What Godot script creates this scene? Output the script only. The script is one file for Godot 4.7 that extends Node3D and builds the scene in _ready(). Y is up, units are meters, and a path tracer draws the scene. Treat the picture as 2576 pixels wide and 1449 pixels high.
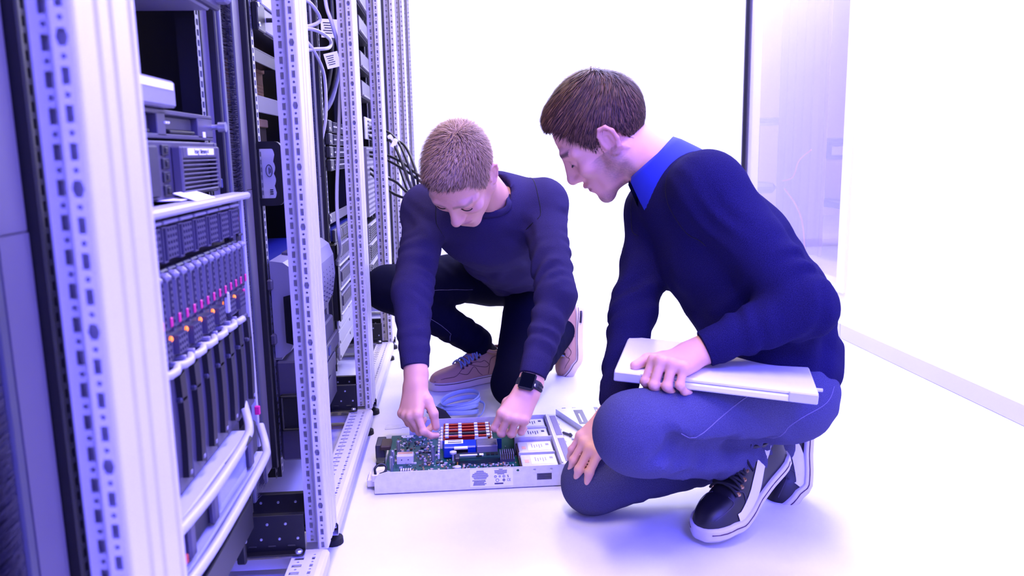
extends Node3D
# A server room aisle: a row of open racks on the left, two technicians kneeling over an opened
# server blade on the pale floor, a glazed wall on the right. y is up, metres; the aisle runs along -z,
# the fronts of the rack posts stand in the plane x = 0.

func _ready() -> void:
	var cam := Camera3D.new()
	cam.name = "camera"
	cam.transform = Transform3D(Basis(Vector3(0.99715892, -0.01832016, 0.07306476), Vector3(0.03036913, 0.9854243, -0.16738182), Vector3(-0.06893332, 0.16912518, 0.98318099)).orthonormalized(), Vector3(0.2457, 0.7631, 0.0))
	var lens := CameraAttributesPhysical.new()
	lens.frustum_focal_length = 33.355
	lens.frustum_focus_distance = 1.95
	lens.exposure_aperture = 7.0
	cam.attributes = lens
	cam.near = 0.02
	cam.far = 60.0
	cam.current = true
	add_child(cam)

	var env := Environment.new()
	env.background_mode = Environment.BG_COLOR
	env.background_color = Color(0, 0, 0)
	env.tonemap_mode = Environment.TONE_MAPPER_LINEAR
	env.tonemap_exposure = 1.0
	env.sdfgi_enabled = true
	env.ssao_enabled = true
	env.ssil_enabled = true
	var we := WorldEnvironment.new()
	we.name = "environment"
	we.environment = env
	add_child(we)

	materials()
	# ceiling panels: lilac ones along the glazed wall, unseen violet-blue fills added at the camera end, warm ones over the racks, an added white one to brighten the far wall
	var violet := Color(0.09, 0.08, 1.0).linear_to_srgb()
	var lilac := Color(0.43, 0.415, 1.0).linear_to_srgb()
	var warm := Color(1.0, 0.8, 0.42).linear_to_srgb()
	var white := Color(0.88, 0.86, 1.0).linear_to_srgb()
	ceiling_light(Vector3(1.15, 2.69, 1.2), Vector2(1.2, 0.6), violet, 20.0, "unseen violet-blue fill panel added behind the camera")  # fill lamp added for the deep blue on surfaces facing the camera
	ceiling_light(Vector3(1.35, 2.69, -0.5), Vector2(0.6, 1.2), violet, 12.0, "unseen violet-blue fill panel added over the near end of the aisle")  # second added fill, carries the same blue into the near aisle
	ceiling_light(Vector3(1.2, 2.69, -2.4), Vector2(0.6, 1.2), lilac, 9.0, "lilac ceiling panel over the two kneeling men")
	ceiling_light(Vector3(1.35, 2.69, -4.3), Vector2(0.6, 1.2), lilac, 9.0, "lilac ceiling panel before the glazing")
	ceiling_light(Vector3(0.25, 2.69, -0.9), Vector2(0.3, 1.2), warm, 4.4, "warm ceiling panel beside the nearest racks")
	ceiling_light(Vector3(0.25, 2.69, -3.2), Vector2(0.3, 1.2), warm, 2.4, "warm ceiling panel beside the far racks")
	ceiling_light(Vector3(0.9, 2.69, -5.35), Vector2(1.2, 0.5), white, 7.0, "unseen white panel added to wash the far wall")  # added lamp that brightens the far wall to white
	ceiling_light(Vector3(3.2, 2.69, -5.0), Vector2(0.6, 1.2), Color(0.8, 0.62, 0.95).linear_to_srgb(), 5.0, "unseen rose-lilac panel added to light the room beyond the glazing")  # added lamp, the room beyond is dark without it
	room()
	racks()
	gear_all()
	people()
	tray()

func materials() -> void:
	mat("floor", Color(0.87, 0.87, 0.87), 0.38)
	grain(M.floor, noise_tex(0.01, Color(0.94, 0.94, 0.94), Color(1, 1, 1), 512, 5), 0.7)
	mat("wall", Color(0.93, 0.93, 0.93), 0.8)
	mat("ceiling", Color(0.9, 0.9, 0.9), 0.9)
	mat("skirting", Color(0.8, 0.8, 0.83), 0.6)
	mat("frame_white", Color(0.9, 0.9, 0.92), 0.4)
	mat("gasket", Color(0.03, 0.03, 0.06), 0.6)
	var g := mat("pane", Color(0.8, 0.75, 1.0, 0.12), 0.02)
	g.transparency = BaseMaterial3D.TRANSPARENCY_ALPHA
	mat("post", Color(0.76, 0.75, 0.77), 0.38)
	mat("post_inner", Color(0.5, 0.46, 0.46), 0.6)
	mat("zinc", Color(0.62, 0.62, 0.66), 0.35, 0.7)
	mat("steel", Color(0.75, 0.76, 0.8), 0.28, 0.85)
	mat("black", Color(0.045, 0.045, 0.055), 0.45)
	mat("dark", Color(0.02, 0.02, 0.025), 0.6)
	mat("rubber", Color(0.03, 0.03, 0.035), 0.8)
	mat("bristle", Color(0.3, 0.28, 0.34), 0.7)
	mat("grey_metal", Color(0.3, 0.3, 0.35), 0.45)
	mat("laptop_silver", Color(0.9, 0.9, 0.91), 0.35, 0.0)
	mat("laptop_grey", Color(0.74, 0.74, 0.77), 0.4, 0.0)
	mat("watch_glass", Color(0.02, 0.03, 0.08), 0.08)
	mat("strap", Color(0.16, 0.16, 0.2), 0.6)
	mat("print", Color(0.22, 0.2, 0.3), 0.7)
	mat("print_pale", Color(0.6, 0.58, 0.68), 0.7)
	mat("insert", Color(0.42, 0.38, 0.5), 0.5)
	mat("orange_tab", Color(0.75, 0.28, 0.1), 0.5)
	mat("tag_beige", Color(0.8, 0.68, 0.5), 0.7)
	mat("wall_rose", Color(0.85, 0.78, 0.8), 0.8)
	mat("drape", Color(0.62, 0.52, 0.8), 0.85)
	mat("curve_pink", Color(0.95, 0.6, 0.62), 0.5)
	mat("plate_white", Color(0.82, 0.82, 0.85), 0.35)
	mat("lilac_sheet", Color(0.38, 0.36, 0.42), 0.45)
	mat("case_grey", Color(0.17, 0.165, 0.205), 0.45)
	mat("case_mid", Color(0.255, 0.24, 0.295), 0.4)
	mat("case_light", Color(0.47, 0.46, 0.51), 0.4)
	mat("case_white", Color(0.64, 0.64, 0.67), 0.4)
	mat("case_dark", Color(0.1, 0.1, 0.13), 0.45)
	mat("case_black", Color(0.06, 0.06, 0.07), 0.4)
	mat("paper", Color(0.9, 0.9, 0.9), 0.7)
	mat("ink", Color(0.08, 0.08, 0.1), 0.7)
	mat("beige", Color(0.66, 0.52, 0.36), 0.6)
	mat("brown", Color(0.22, 0.15, 0.1), 0.6)
	mat("blue_case", Color(0.06, 0.1, 0.4), 0.4)
	mat("magenta", Color(0.75, 0.06, 0.4), 0.5)
	mat("orange", Color(0.95, 0.5, 0.12), 0.4)
	M.orange.emission_enabled = true
	M.orange.emission = Color(1.0, 0.5, 0.12)
	M.orange.emission_energy_multiplier = 1.6
	mat("red", Color(0.7, 0.05, 0.08), 0.5)
	mat("clear_plastic", Color(0.75, 0.78, 0.95, 0.25), 0.1).transparency = BaseMaterial3D.TRANSPARENCY_ALPHA
	mat("cable_black", Color(0.035, 0.035, 0.045), 0.5)
	mat("cable_white", Color(0.8, 0.8, 0.82), 0.5)
	mat("cable_grey", Color(0.55, 0.55, 0.6), 0.5)
	mat("cable_yellow", Color(0.8, 0.55, 0.06), 0.5)
	mat("cable_blue", Color(0.08, 0.16, 0.7), 0.5)

func ceiling_light(at: Vector3, size: Vector2, c: Color, energy: float, label: String) -> void:
	var t := thing("ceiling_light", label, "ceiling light", at, 0.0, "ceiling light panels")
	var h := Sh.new()
	for s in [-1.0, 1.0]:
		h.box(Vector3(s * (size.x * 0.5 + 0.012), -0.005, 0), Vector3(0.024, 0.03, size.y + 0.048), 0.003)
		h.box(Vector3(0, -0.005, s * (size.y * 0.5 + 0.012)), Vector3(size.x, 0.03, 0.024), 0.003)
	put(t, "frame", h.mesh(), M.frame_white)
	var m := StandardMaterial3D.new()
	m.resource_name = "panel_glow"
	m.albedo_color = Color(0.9, 0.9, 0.9)
	m.emission_enabled = true
	m.emission = c
	m.emission_energy_multiplier = 1.5
	put(t, "diffuser", bx(Vector3(0, 0.0, 0), Vector3(size.x, 0.008, size.y)), m)
	var l := AreaLight3D.new()
	l.name = "panel_light"
	l.area_size = size
	l.area_normalize_energy = true
	l.light_color = c
	l.light_energy = energy
	l.area_range = 12.0
	l.area_attenuation = 2.0
	l.shadow_enabled = true
	l.position = Vector3(0, -0.03, 0)
	l.rotation.x = -PI / 2
	t.add_child(l)

# ---------------------------------------------------------------- helpers
class Sh:
	var v := PackedVector3Array()
	var n := PackedVector3Array()
	var uv := PackedVector2Array()
	var c := PackedColorArray()
	var x := Transform3D.IDENTITY
	var col := Color.WHITE
	var colored := false
	var has_uv := false

	func tri(a: Vector3, b: Vector3, d: Vector3) -> void:
		a = x * a
		b = x * b
		d = x * d
		var m := (b - a).cross(d - a).normalized()
		v.append(a)
		v.append(d)
		v.append(b)
		n.append(m)
		n.append(m)
		n.append(m)
		if colored:
			c.append(col)
			c.append(col)
			c.append(col)

	func quad(a: Vector3, b: Vector3, d: Vector3, e: Vector3) -> void:
		tri(a, b, d)
		tri(a, d, e)

	func tri_n(a: Vector3, b: Vector3, d: Vector3, na: Vector3, nb: Vector3, nd: Vector3) -> void:
		v.append(x * a)
		v.append(x * d)
		v.append(x * b)
		n.append((x.basis * na).normalized())
		n.append((x.basis * nd).normalized())
		n.append((x.basis * nb).normalized())
		if colored:
			c.append(col)
			c.append(col)
			c.append(col)

	func box(m: Vector3, s: Vector3, bev := 0.0) -> void:
		var h := s * 0.5
		if bev <= 0.0:
			for ax in 3:
				for sg in [-1.0, 1.0]:
					var u := Vector3.ZERO
					var w := Vector3.ZERO
					var o := Vector3.ZERO
					u[(ax + 1) % 3] = h[(ax + 1) % 3]
					w[(ax + 2) % 3] = h[(ax + 2) % 3]
					o[ax] = h[ax] * sg
					w *= sg
					quad(m + o - u - w, m + o + u - w, m + o + u + w, m + o - u + w)
			return
		bev = minf(bev, minf(h.x, minf(h.y, h.z)) * 0.95)
		var g := h - Vector3(bev, bev, bev)
		for ax in 3:
			var p := (ax + 1) % 3
			var q := (ax + 2) % 3
			for sg in [-1.0, 1.0]:
				var u := Vector3.ZERO
				var w := Vector3.ZERO
				var o := Vector3.ZERO
				u[p] = g[p]
				w[q] = g[q] * sg
				o[ax] = h[ax] * sg
				quad(m + o - u - w, m + o + u - w, m + o + u + w, m + o - u + w)
			# edges along ax
			for sp in [-1.0, 1.0]:
				for sq in [-1.0, 1.0]:
					var a := Vector3.ZERO
					var b := Vector3.ZERO
					a[p] = h[p] * sp
					a[q] = g[q] * sq
					b[p] = g[p] * sp
					b[q] = h[q] * sq
					var l := Vector3.ZERO
					l[ax] = g[ax]
					if sp * sq > 0.0:
						_oriented(m + a - l, m + b - l, m + b + l, m + a + l, a + b)
					else:
						_oriented(m + a - l, m + b - l, m + b + l, m + a + l, a + b)
		for sx in [-1.0, 1.0]:
			for sy in [-1.0, 1.0]:
				for sz in [-1.0, 1.0]:
					var s3 := Vector3(sx, sy, sz)
					var a := m + Vector3(h.x, g.y, g.z) * s3
					var b := m + Vector3(g.x, h.y, g.z) * s3
					var d := m + Vector3(g.x, g.y, h.z) * s3
					if sx * sy * sz > 0.0:
						tri(a, b, d)
					else:
						tri(a, d, b)

	func _oriented(a: Vector3, b: Vector3, d: Vector3, e: Vector3, out: Vector3) -> void:
		if (b - a).cross(d - a).dot(out) > 0.0:
			quad(a, b, d, e)
		else:
			quad(a, e, d, b)

	func quad_uv(a: Vector3, b: Vector3, d: Vector3, e: Vector3) -> void:
		# uv 0,1 at a (bottom left), 1,1 at b, 1,0 at d, 0,0 at e
		has_uv = true
		quad(a, b, d, e)
		uv.append_array([Vector2(0, 1), Vector2(1, 0), Vector2(1, 1), Vector2(0, 1), Vector2(0, 0), Vector2(1, 0)])

	func ring(pts: PackedVector3Array, i: int, closed: bool) -> Vector3:
		var k := pts.size()
		var a := pts[(i - 1 + k) % k] if closed or i > 0 else pts[i]
		var b := pts[(i + 1) % k] if closed or i < k - 1 else pts[i]
		return (b - a).normalized()

	func tube(pts: PackedVector3Array, r: Variant, sides := 8, closed := false, caps := true, flat := 1.0, hint := Vector3.ZERO) -> void:
		var k := pts.size()
		var t0 := ring(pts, 0, closed)
		var up := hint if hint != Vector3.ZERO else (Vector3.UP if absf(t0.y) < 0.9 else Vector3.RIGHT)
		var nn := (up - t0 * up.dot(t0)).normalized()
		var P := []
		var N := []
		var tp := t0
		for i in k:
			var t := ring(pts, i, closed)
			var ax := tp.cross(t)
			if ax.length() > 1e-6:
				nn = nn.rotated(ax.normalized(), tp.angle_to(t))
			nn = (nn - t * nn.dot(t)).normalized()
			tp = t
			var bb := t.cross(nn)
			var rr: float = r[i] if r is Array or r is PackedFloat32Array else r
			var pr := PackedVector3Array()
			var nr := PackedVector3Array()
			for s in sides:
				var an := TAU * s / sides
				var d := nn * cos(an) + bb * sin(an) * flat
				pr.append(pts[i] + d * rr)
				nr.append((nn * cos(an) * flat + bb * sin(an)).normalized())
			P.append(pr)
			N.append(nr)
		for i in (k if closed else k - 1):
			var j := (i + 1) % k
			for s in sides:
				var q := (s + 1) % sides
				tri_n(P[i][s], P[i][q], P[j][q], N[i][s], N[i][q], N[j][q])
				tri_n(P[i][s], P[j][q], P[j][s], N[i][s], N[j][q], N[j][s])
		if caps and not closed:
			for s in range(1, sides - 1):
				tri(P[0][0], P[0][s + 1], P[0][s])
				tri(P[k - 1][0], P[k - 1][s], P[k - 1][s + 1])

	func rod(a: Vector3, b: Vector3, r: float, sides := 8) -> void:
		tube(PackedVector3Array([a, b]), r, sides)

	func lathe(o: Vector3, ax: Vector3, prof: Array, sides := 16) -> void:
		# prof: Vector2(radius, along)
		var u := (Vector3.UP if absf(ax.y) < 0.9 else Vector3.RIGHT).cross(ax).normalized()
		var w := ax.cross(u)
		for i in prof.size() - 1:
			var p: Vector2 = prof[i]
			var q: Vector2 = prof[i + 1]
			for s in sides:
				var d0 := u * cos(TAU * s / sides) + w * sin(TAU * s / sides)
				var d1 := u * cos(TAU * (s + 1) / sides) + w * sin(TAU * (s + 1) / sides)
				var a := o + ax * p.y + d0 * p.x
				var b := o + ax * p.y + d1 * p.x
				var d := o + ax * q.y + d1 * q.x
				var e := o + ax * q.y + d0 * q.x
				var sl := Vector2(q.y - p.y, p.x - q.x).normalized()
				var n0 := d0 * sl.x + ax * sl.y
				var n1 := d1 * sl.x + ax * sl.y
				if p.x > 1e-6:
					tri_n(a, b, d, n0, n1, n1)
				if q.x > 1e-6:
					tri_n(a, d, e, n0, n1, n0)

	func prism(poly: PackedVector2Array, z0: float, z1: float) -> void:
		# polygon in the XY plane of x, pushed from z0 to z1
		if Geometry2D.is_polygon_clockwise(poly):
			poly = poly.duplicate()
			poly.reverse()
		# note: Geometry2D calls y-down clockwise; fix by signed area
		var ar := 0.0
		for i in poly.size():
			ar += poly[i].cross(poly[(i + 1) % poly.size()])
		if ar < 0.0:
			poly = poly.duplicate()
			poly.reverse()
		var t := Geometry2D.triangulate_polygon(poly)
		for i in range(0, t.size(), 3):
			var a := poly[t[i]]
			var b := poly[t[i + 1]]
			var d := poly[t[i + 2]]
			if (b - a).cross(d - a) < 0.0:
				var q := b
				b = d
				d = q
			tri(Vector3(a.x, a.y, z1), Vector3(b.x, b.y, z1), Vector3(d.x, d.y, z1))
			tri(Vector3(a.x, a.y, z0), Vector3(d.x, d.y, z0), Vector3(b.x, b.y, z0))
		for i in poly.size():
			var a := poly[i]
			var b := poly[(i + 1) % poly.size()]
			quad(Vector3(a.x, a.y, z0), Vector3(b.x, b.y, z0), Vector3(b.x, b.y, z1), Vector3(a.x, a.y, z1))

	func perf(o: Vector3, u: Vector3, w: Vector3, width: float, t: float, cells: Array) -> void:
		# a strip of plate running along w with one hole in each cell [length, half width, half length, kind]
		var nn := u.cross(w).normalized()
		var y := 0.0
		var W := width * 0.5
		for cell in cells:
			var L: float = cell[0]
			var ym := y + L * 0.5
			var outer := [Vector2(W, ym), Vector2(W, y + L), Vector2(0, y + L), Vector2(-W, y + L), Vector2(-W, ym), Vector2(-W, y), Vector2(0, y), Vector2(W, y)]
			var a: float = cell[1]
			var b: float = cell[2]
			if cell[3] == 0:
				quad(o - u * W + w * y, o + u * W + w * y, o + u * W + w * (y + L), o - u * W + w * (y + L))
				y += L
				continue
			var k := a if cell[3] != 3 else a * 1.7
			var q := 0.72 if cell[3] == 2 else 1.0
			var hole := [Vector2(k, ym), Vector2(a * q, ym + b * q), Vector2(0, ym + b), Vector2(-a * q, ym + b * q), Vector2(-k, ym), Vector2(-a * q, ym - b * q), Vector2(0, ym - b), Vector2(a * q, ym - b * q)]
			for i in 8:
				var j := (i + 1) % 8
				var p0: Vector3 = o + u * outer[i].x + w * outer[i].y
				var p1: Vector3 = o + u * outer[j].x + w * outer[j].y
				var h0: Vector3 = o + u * hole[i].x + w * hole[i].y
				var h1: Vector3 = o + u * hole[j].x + w * hole[j].y
				quad(p0, p1, h1, h0)
				quad(h0, h1, h1 - nn * t, h0 - nn * t)
			y += L

	func mesh() -> ArrayMesh:
		var a := []
		a.resize(Mesh.ARRAY_MAX)
		a[Mesh.ARRAY_VERTEX] = v
		a[Mesh.ARRAY_NORMAL] = n
		if has_uv and uv.size() == v.size():
			a[Mesh.ARRAY_TEX_UV] = uv
		if colored:
			a[Mesh.ARRAY_COLOR] = c
		var m := ArrayMesh.new()
		m.add_surface_from_arrays(Mesh.PRIMITIVE_TRIANGLES, a)
		return m

var M := {}
var used := {}

func numbered(called: String) -> String:
	if not used.has(called):
		used[called] = 0
		return called
	used[called] += 1
	return "%s_%03d" % [called, used[called]]

func tag(o: Node, label: String, category: String, group := "") -> void:
	o.set_meta("label", label)
	o.set_meta("category", category)
	if group:
		o.set_meta("group", group)

func thing(called: String, label: String, category: String, at := Vector3.ZERO, turn := 0.0, group := "") -> Node3D:
	var o := Node3D.new()
	o.name = numbered(called)
	add_child(o)
	o.position = at
	o.rotation.y = turn
	tag(o, label, category, group)
	return o

func put(parent: Node, called: String, mesh: Mesh, m: Material, at := Vector3.ZERO) -> MeshInstance3D:
	var o := MeshInstance3D.new()
	o.name = numbered(called) if parent == self else called
	o.mesh = mesh
	o.material_override = null
	if mesh.get_surface_count():
		o.set_surface_override_material(0, m)
	parent.add_child(o, true)
	o.position = at
	return o

func solo(called: String, mesh: Mesh, m: Material, label: String, category: String, group := "", at := Vector3.ZERO) -> MeshInstance3D:
	var o := put(self, called, mesh, m, at)
	tag(o, label, category, group)
	return o

func struct(called: String, mesh: Mesh, m: Material, parent: Node = null) -> MeshInstance3D:
	var o := put(parent if parent else self, called, mesh, m)
	if parent == null:
		o.set_meta("kind", "structure")
	return o

func bx(m: Vector3, s: Vector3, bev := 0.0) -> ArrayMesh:
	var h := Sh.new()
	h.box(m, s, bev)
	return h.mesh()

func mat(called: String, c: Color, rough := 0.6, metal := 0.0, spec := 0.5) -> StandardMaterial3D:
	var m := StandardMaterial3D.new()
	m.resource_name = called
	m.albedo_color = c
	m.roughness = rough
	m.metallic = metal
	m.metallic_specular = spec
	M[called] = m
	return m

func noise_tex(freq: float, lo: Color, hi: Color, size := 512, oct := 4, kind := FastNoiseLite.TYPE_SIMPLEX_SMOOTH, seed_ := 1) -> NoiseTexture2D:
	var f := FastNoiseLite.new()
	f.noise_type = kind
	f.frequency = freq
	f.fractal_octaves = oct
	f.seed = seed_
	var t := NoiseTexture2D.new()
	t.width = size
	t.height = size
	t.seamless = true
	t.noise = f
	var g := Gradient.new()
	g.set_color(0, lo)
	g.set_color(1, hi)
	t.color_ramp = g
	return t

func grain(m: StandardMaterial3D, tex: Texture2D, scale: float) -> void:
	m.albedo_texture = tex
	m.uv1_triplanar = true
	m.uv1_scale = Vector3.ONE * scale

func spline(pts: Array, per := 6, closed := false) -> PackedVector3Array:
	# Catmull-Rom through the points
	var out := PackedVector3Array()
	var k := pts.size()
	for i in (k if closed else k - 1):
		var p0: Vector3 = pts[(i - 1 + k) % k] if closed or i > 0 else pts[0]
		var p1: Vector3 = pts[i]
		var p2: Vector3 = pts[(i + 1) % k]
		var p3: Vector3 = pts[(i + 2) % k] if closed or i + 2 < k else pts[k - 1]
		for s in per:
			out.append(p1.cubic_interpolate(p2, p0, p3, float(s) / per))
	if not closed:
		out.append(pts[k - 1])
	return out

func text_mesh(s: String, h: float, depth := 0.0004) -> TextMesh:
	var t := TextMesh.new()
	var f := SystemFont.new()
	f.font_names = PackedStringArray(["Droid Sans"])
	t.font = f
	t.text = s
	t.font_size = 32
	t.pixel_size = h / 24.0
	t.depth = depth
	t.curve_step = 2.0
	return t

# ---------------------------------------------------------------- the room
func room() -> void:
	struct("floor", bx(Vector3(1.6, -0.05, -3.2), Vector3(6.4, 0.1, 11.0)), M.floor)
	struct("ceiling", bx(Vector3(1.6, 2.76, -3.2), Vector3(6.4, 0.1, 11.0)), M.ceiling)
	struct("wall_back", bx(Vector3(0.14, 1.355, -5.97), Vector3(3.46, 2.71, 0.14)), M.wall)
	struct("wall_front", bx(Vector3(1.6, 1.355, 2.17), Vector3(6.4, 2.71, 0.14)), M.wall)
	struct("wall_left", bx(Vector3(-1.52, 1.355, -1.9), Vector3(0.14, 2.71, 8.0)), M.wall)
	# right wall with a tall opening for the glazing
	var h := Sh.new()
	h.box(Vector3(1.855, 1.355, -0.46), Vector3(0.15, 2.71, 5.12))
	h.box(Vector3(1.855, 1.355, -6.56), Vector3(0.15, 2.71, 4.08))
	h.box(Vector3(1.855, 0.09, -3.77), Vector3(0.15, 0.18, 1.5))
	h.box(Vector3(1.855, 2.555, -3.77), Vector3(0.15, 0.31, 1.5))
	struct("wall_right", h.mesh(), M.wall)
	h = Sh.new()
	h.box(Vector3(1.776, 0.03, -0.46), Vector3(0.016, 0.06, 5.12), 0.002)
	h.box(Vector3(1.776, 0.03, -4.45), Vector3(0.016, 0.06, 2.85), 0.002)
	struct("baseboard_right", h.mesh(), M.skirting)
	struct("baseboard_back", bx(Vector3(0.9, 0.03, -5.893), Vector3(1.76, 0.06, 0.014), 0.002), M.skirting)
	# glazing
	var w := Node3D.new()
	w.name = "window_1"
	w.set_meta("kind", "structure")
	add_child(w)
	h = Sh.new()
	h.box(Vector3(1.82, 1.29, -4.365), Vector3(0.1, 2.22, 0.31), 0.003)
	h.box(Vector3(1.82, 1.29, -3.05), Vector3(0.1, 2.22, 0.06), 0.003)
	h.box(Vector3(1.82, 0.19, -3.65), Vector3(0.1, 0.02, 1.14), 0.003)
	h.box(Vector3(1.82, 2.39, -3.65), Vector3(0.1, 0.02, 1.14), 0.003)
	put(w, "window_frame", h.mesh(), M.frame_white)
	put(w, "gasket", bx(Vector3(1.79, 1.29, -4.203), Vector3(0.03, 2.2, 0.014)), M.gasket)
	put(w, "pane", bx(Vector3(1.795, 1.29, -3.64), Vector3(0.008, 2.18, 1.12)), M.pane)
	# the room beyond the glazing
	struct("wall_beyond_right", bx(Vector3(4.73, 1.355, -3.2), Vector3(0.14, 2.71, 10.8)), M.wall_rose)
	struct("wall_beyond_back", bx(Vector3(3.3, 1.355, -8.62), Vector3(2.8, 2.71, 0.14)), M.wall_rose)
	var t := thing("curtain", "lilac curtain hanging full height behind the glazing", "curtain", Vector3(2.42, 0.1, -4.98))
	var b := Bag.new()
	var rings := []
	for i in 2:
		var r := PackedVector3Array()
		for j in 73:
			var u := j / 72.0
			r.append(Vector3(0.022 * sin(u * 34.0) + 0.01 * sin(u * 71.0), 2.35 * i, 0.34 - 0.68 * u))
		for j in 73:
			var u := 1.0 - j / 72.0
			r.append(Vector3(0.022 * sin(u * 34.0) + 0.01 * sin(u * 71.0) + 0.006, 2.35 * i, 0.34 - 0.68 * u))
		rings.append(r)
	b.loft(rings, true, false, false)
	put(t, "drape", b.mesh(), M.drape)
	h = Sh.new()
	h.rod(Vector3(0, 2.38, 0.4), Vector3(0, 2.38, -0.4), 0.012)
	put(t, "rod", h.mesh(), M.steel)
	h = Sh.new()
	h.tube(spline([Vector3(2.36, 0.54, -5.05), Vector3(2.36, 0.57, -4.9), Vector3(2.36, 0.67, -4.82), Vector3(2.36, 0.735, -4.66)], 8), 0.005, 6)
	solo("pink_curve", h.mesh(), M.curve_pink, "thin pink curve rising in front of the curtain", "cord")  # thin pink curves placed before the curtain
	h = Sh.new()
	h.tube(spline([Vector3(2.36, 0.49, -5.02), Vector3(2.36, 0.39, -4.83), Vector3(2.36, 0.28, -4.73), Vector3(2.36, 0.1, -4.68), Vector3(2.36, 0.006, -4.66)], 8), 0.005, 6)
	solo("pink_curve", h.mesh(), M.curve_pink, "thin pink curve dropping to the floor before the curtain", "cord")
	t = thing("high_table", "dark high table on a single column behind the glazing", "table", Vector3(2.75, 0, -6.35))
	put(t, "table_top", bx(Vector3(0, 0.95, 0), Vector3(0.5, 0.035, 0.9), 0.004), M.case_dark)
	put(t, "column", bx(Vector3(0, 0.47, -0.25), Vector3(0.07, 0.94, 0.07), 0.01), M.case_dark)
	put(t, "base", bx(Vector3(0, 0.015, -0.25), Vector3(0.4, 0.03, 0.4), 0.01), M.case_dark)
	t = thing("office_chair", "dark office chair beside the high table behind the glazing", "chair", Vector3(2.45, 0, -6.1))
	put(t, "seat", bx(Vector3(0, 0.45, 0), Vector3(0.45, 0.08, 0.4), 0.03), M.case_grey)
	put(t, "backrest", bx(Vector3(0.02, 0.62, -0.19), Vector3(0.4, 0.32, 0.05), 0.02), M.case_grey)
	put(t, "stem", bx(Vector3(0, 0.24, 0), Vector3(0.05, 0.4, 0.05), 0.01), M.case_dark)
	h = Sh.new()
	for i in 5:
		h.x = Transform3D(Basis(Vector3.UP, TAU * i / 5.0), Vector3.ZERO)
		h.box(Vector3(0.13, 0.045, 0), Vector3(0.28, 0.035, 0.04), 0.008)
	put(t, "foot_star", h.mesh(), M.case_dark)
	t = thing("side_table", "pale low cabinet table carrying the printer behind the glazing", "table", Vector3(3.1, 0, -5.5))
	put(t, "table_top", bx(Vector3(0, 0.36, 0), Vector3(0.6, 0.04, 0.9), 0.005), M.case_grey)
	for i in 4:
		put(t, "leg", bx(Vector3([-0.26, 0.26][i % 2], 0.17, [-0.4, 0.4][i / 2]), Vector3(0.04, 0.34, 0.04), 0.004), M.case_grey)
	t = thing("printer", "beige boxed printer with a grey lid on the low table", "printer", Vector3(3.1, 0.38, -5.5))
	put(t, "body", bx(Vector3(0, 0.14, 0), Vector3(0.4, 0.28, 0.36), 0.015), M.tag_beige)
	put(t, "frame", bx(Vector3(0, 0.335, 0), Vector3(0.38, 0.11, 0.34), 0.01), M.case_grey)
	put(t, "panel", bx(Vector3(-0.192, 0.34, 0.05), Vector3(0.01, 0.06, 0.16), 0.003), M.paper)
	put(t, "lid", bx(Vector3(0, 0.41, 0), Vector3(0.4, 0.04, 0.36), 0.01), M.case_mid)

# ---------------------------------------------------------------- racks
const TOP := 2.08
const RAIL := 0.06

func slots(len: float, keyed: bool) -> Array:
	var a := []
	var k := 0
	var y := 0.0
	while y + 0.025 <= len:
		var key := keyed and k % 4 == 3
		a.append([0.0155, 0.0028 if not key else 0.0026, 0.0058, 3 if key else 1])
		a.append([0.0095, 0.0021, 0.0021, 2])
		y += 0.025
		k += 1
	a.append([len - y, 0, 0, 0])
	return a

func post_mesh() -> ArrayMesh:
	# near end (facing +z) at z = 0, aisle face at x = 0, foot at y = 0
	var h := Sh.new()
	var L := TOP - RAIL
	h.perf(Vector3(-0.0095, 0, 0), Vector3.RIGHT, Vector3.UP, 0.013, 0.0018, slots(L, true))
	h.perf(Vector3(-0.0335, 0, -0.028), Vector3.RIGHT, Vector3.UP, 0.02, 0.0018, slots(L, false))
	# profile in plan (x, z): folded sheet round the two perforated faces
	var p := [Vector2(-0.003, 0), Vector2(-0.0008, -0.0008), Vector2(0, -0.003), Vector2(0, -0.03), Vector2(-0.003, -0.033), Vector2(-0.003, -0.0365), Vector2(0, -0.0395), Vector2(0, -0.0555), Vector2(-0.0025, -0.058), Vector2(-0.0435, -0.058), Vector2(-0.0435, -0.028)]
	for i in p.size() - 1:
		var a: Vector2 = p[i]
		var b: Vector2 = p[i + 1]
		h.quad(Vector3(a.x, 0, a.y), Vector3(b.x, 0, b.y), Vector3(b.x, L, b.y), Vector3(a.x, L, a.y))
	# the groove between them
	var q := [Vector2(-0.0235, -0.028), Vector2(-0.0225, -0.032), Vector2(-0.019, -0.032), Vector2(-0.019, -0.003), Vector2(-0.016, 0)]
	for i in q.size() - 1:
		h.quad(Vector3(q[i].x, 0, q[i].y), Vector3(q[i + 1].x, 0, q[i + 1].y), Vector3(q[i + 1].x, L, q[i + 1].y), Vector3(q[i].x, L, q[i].y))
	# caps and the inner web behind the holes
	h.box(Vector3(-0.0095, L * 0.5, -0.012), Vector3(0.017, L, 0.002))
	h.box(Vector3(-0.033, L * 0.5, -0.042), Vector3(0.019, L, 0.002))
	h.box(Vector3(-0.0245, L + 0.001, -0.029), Vector3(0.047, 0.002, 0.056))
	return h.mesh()

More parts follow.
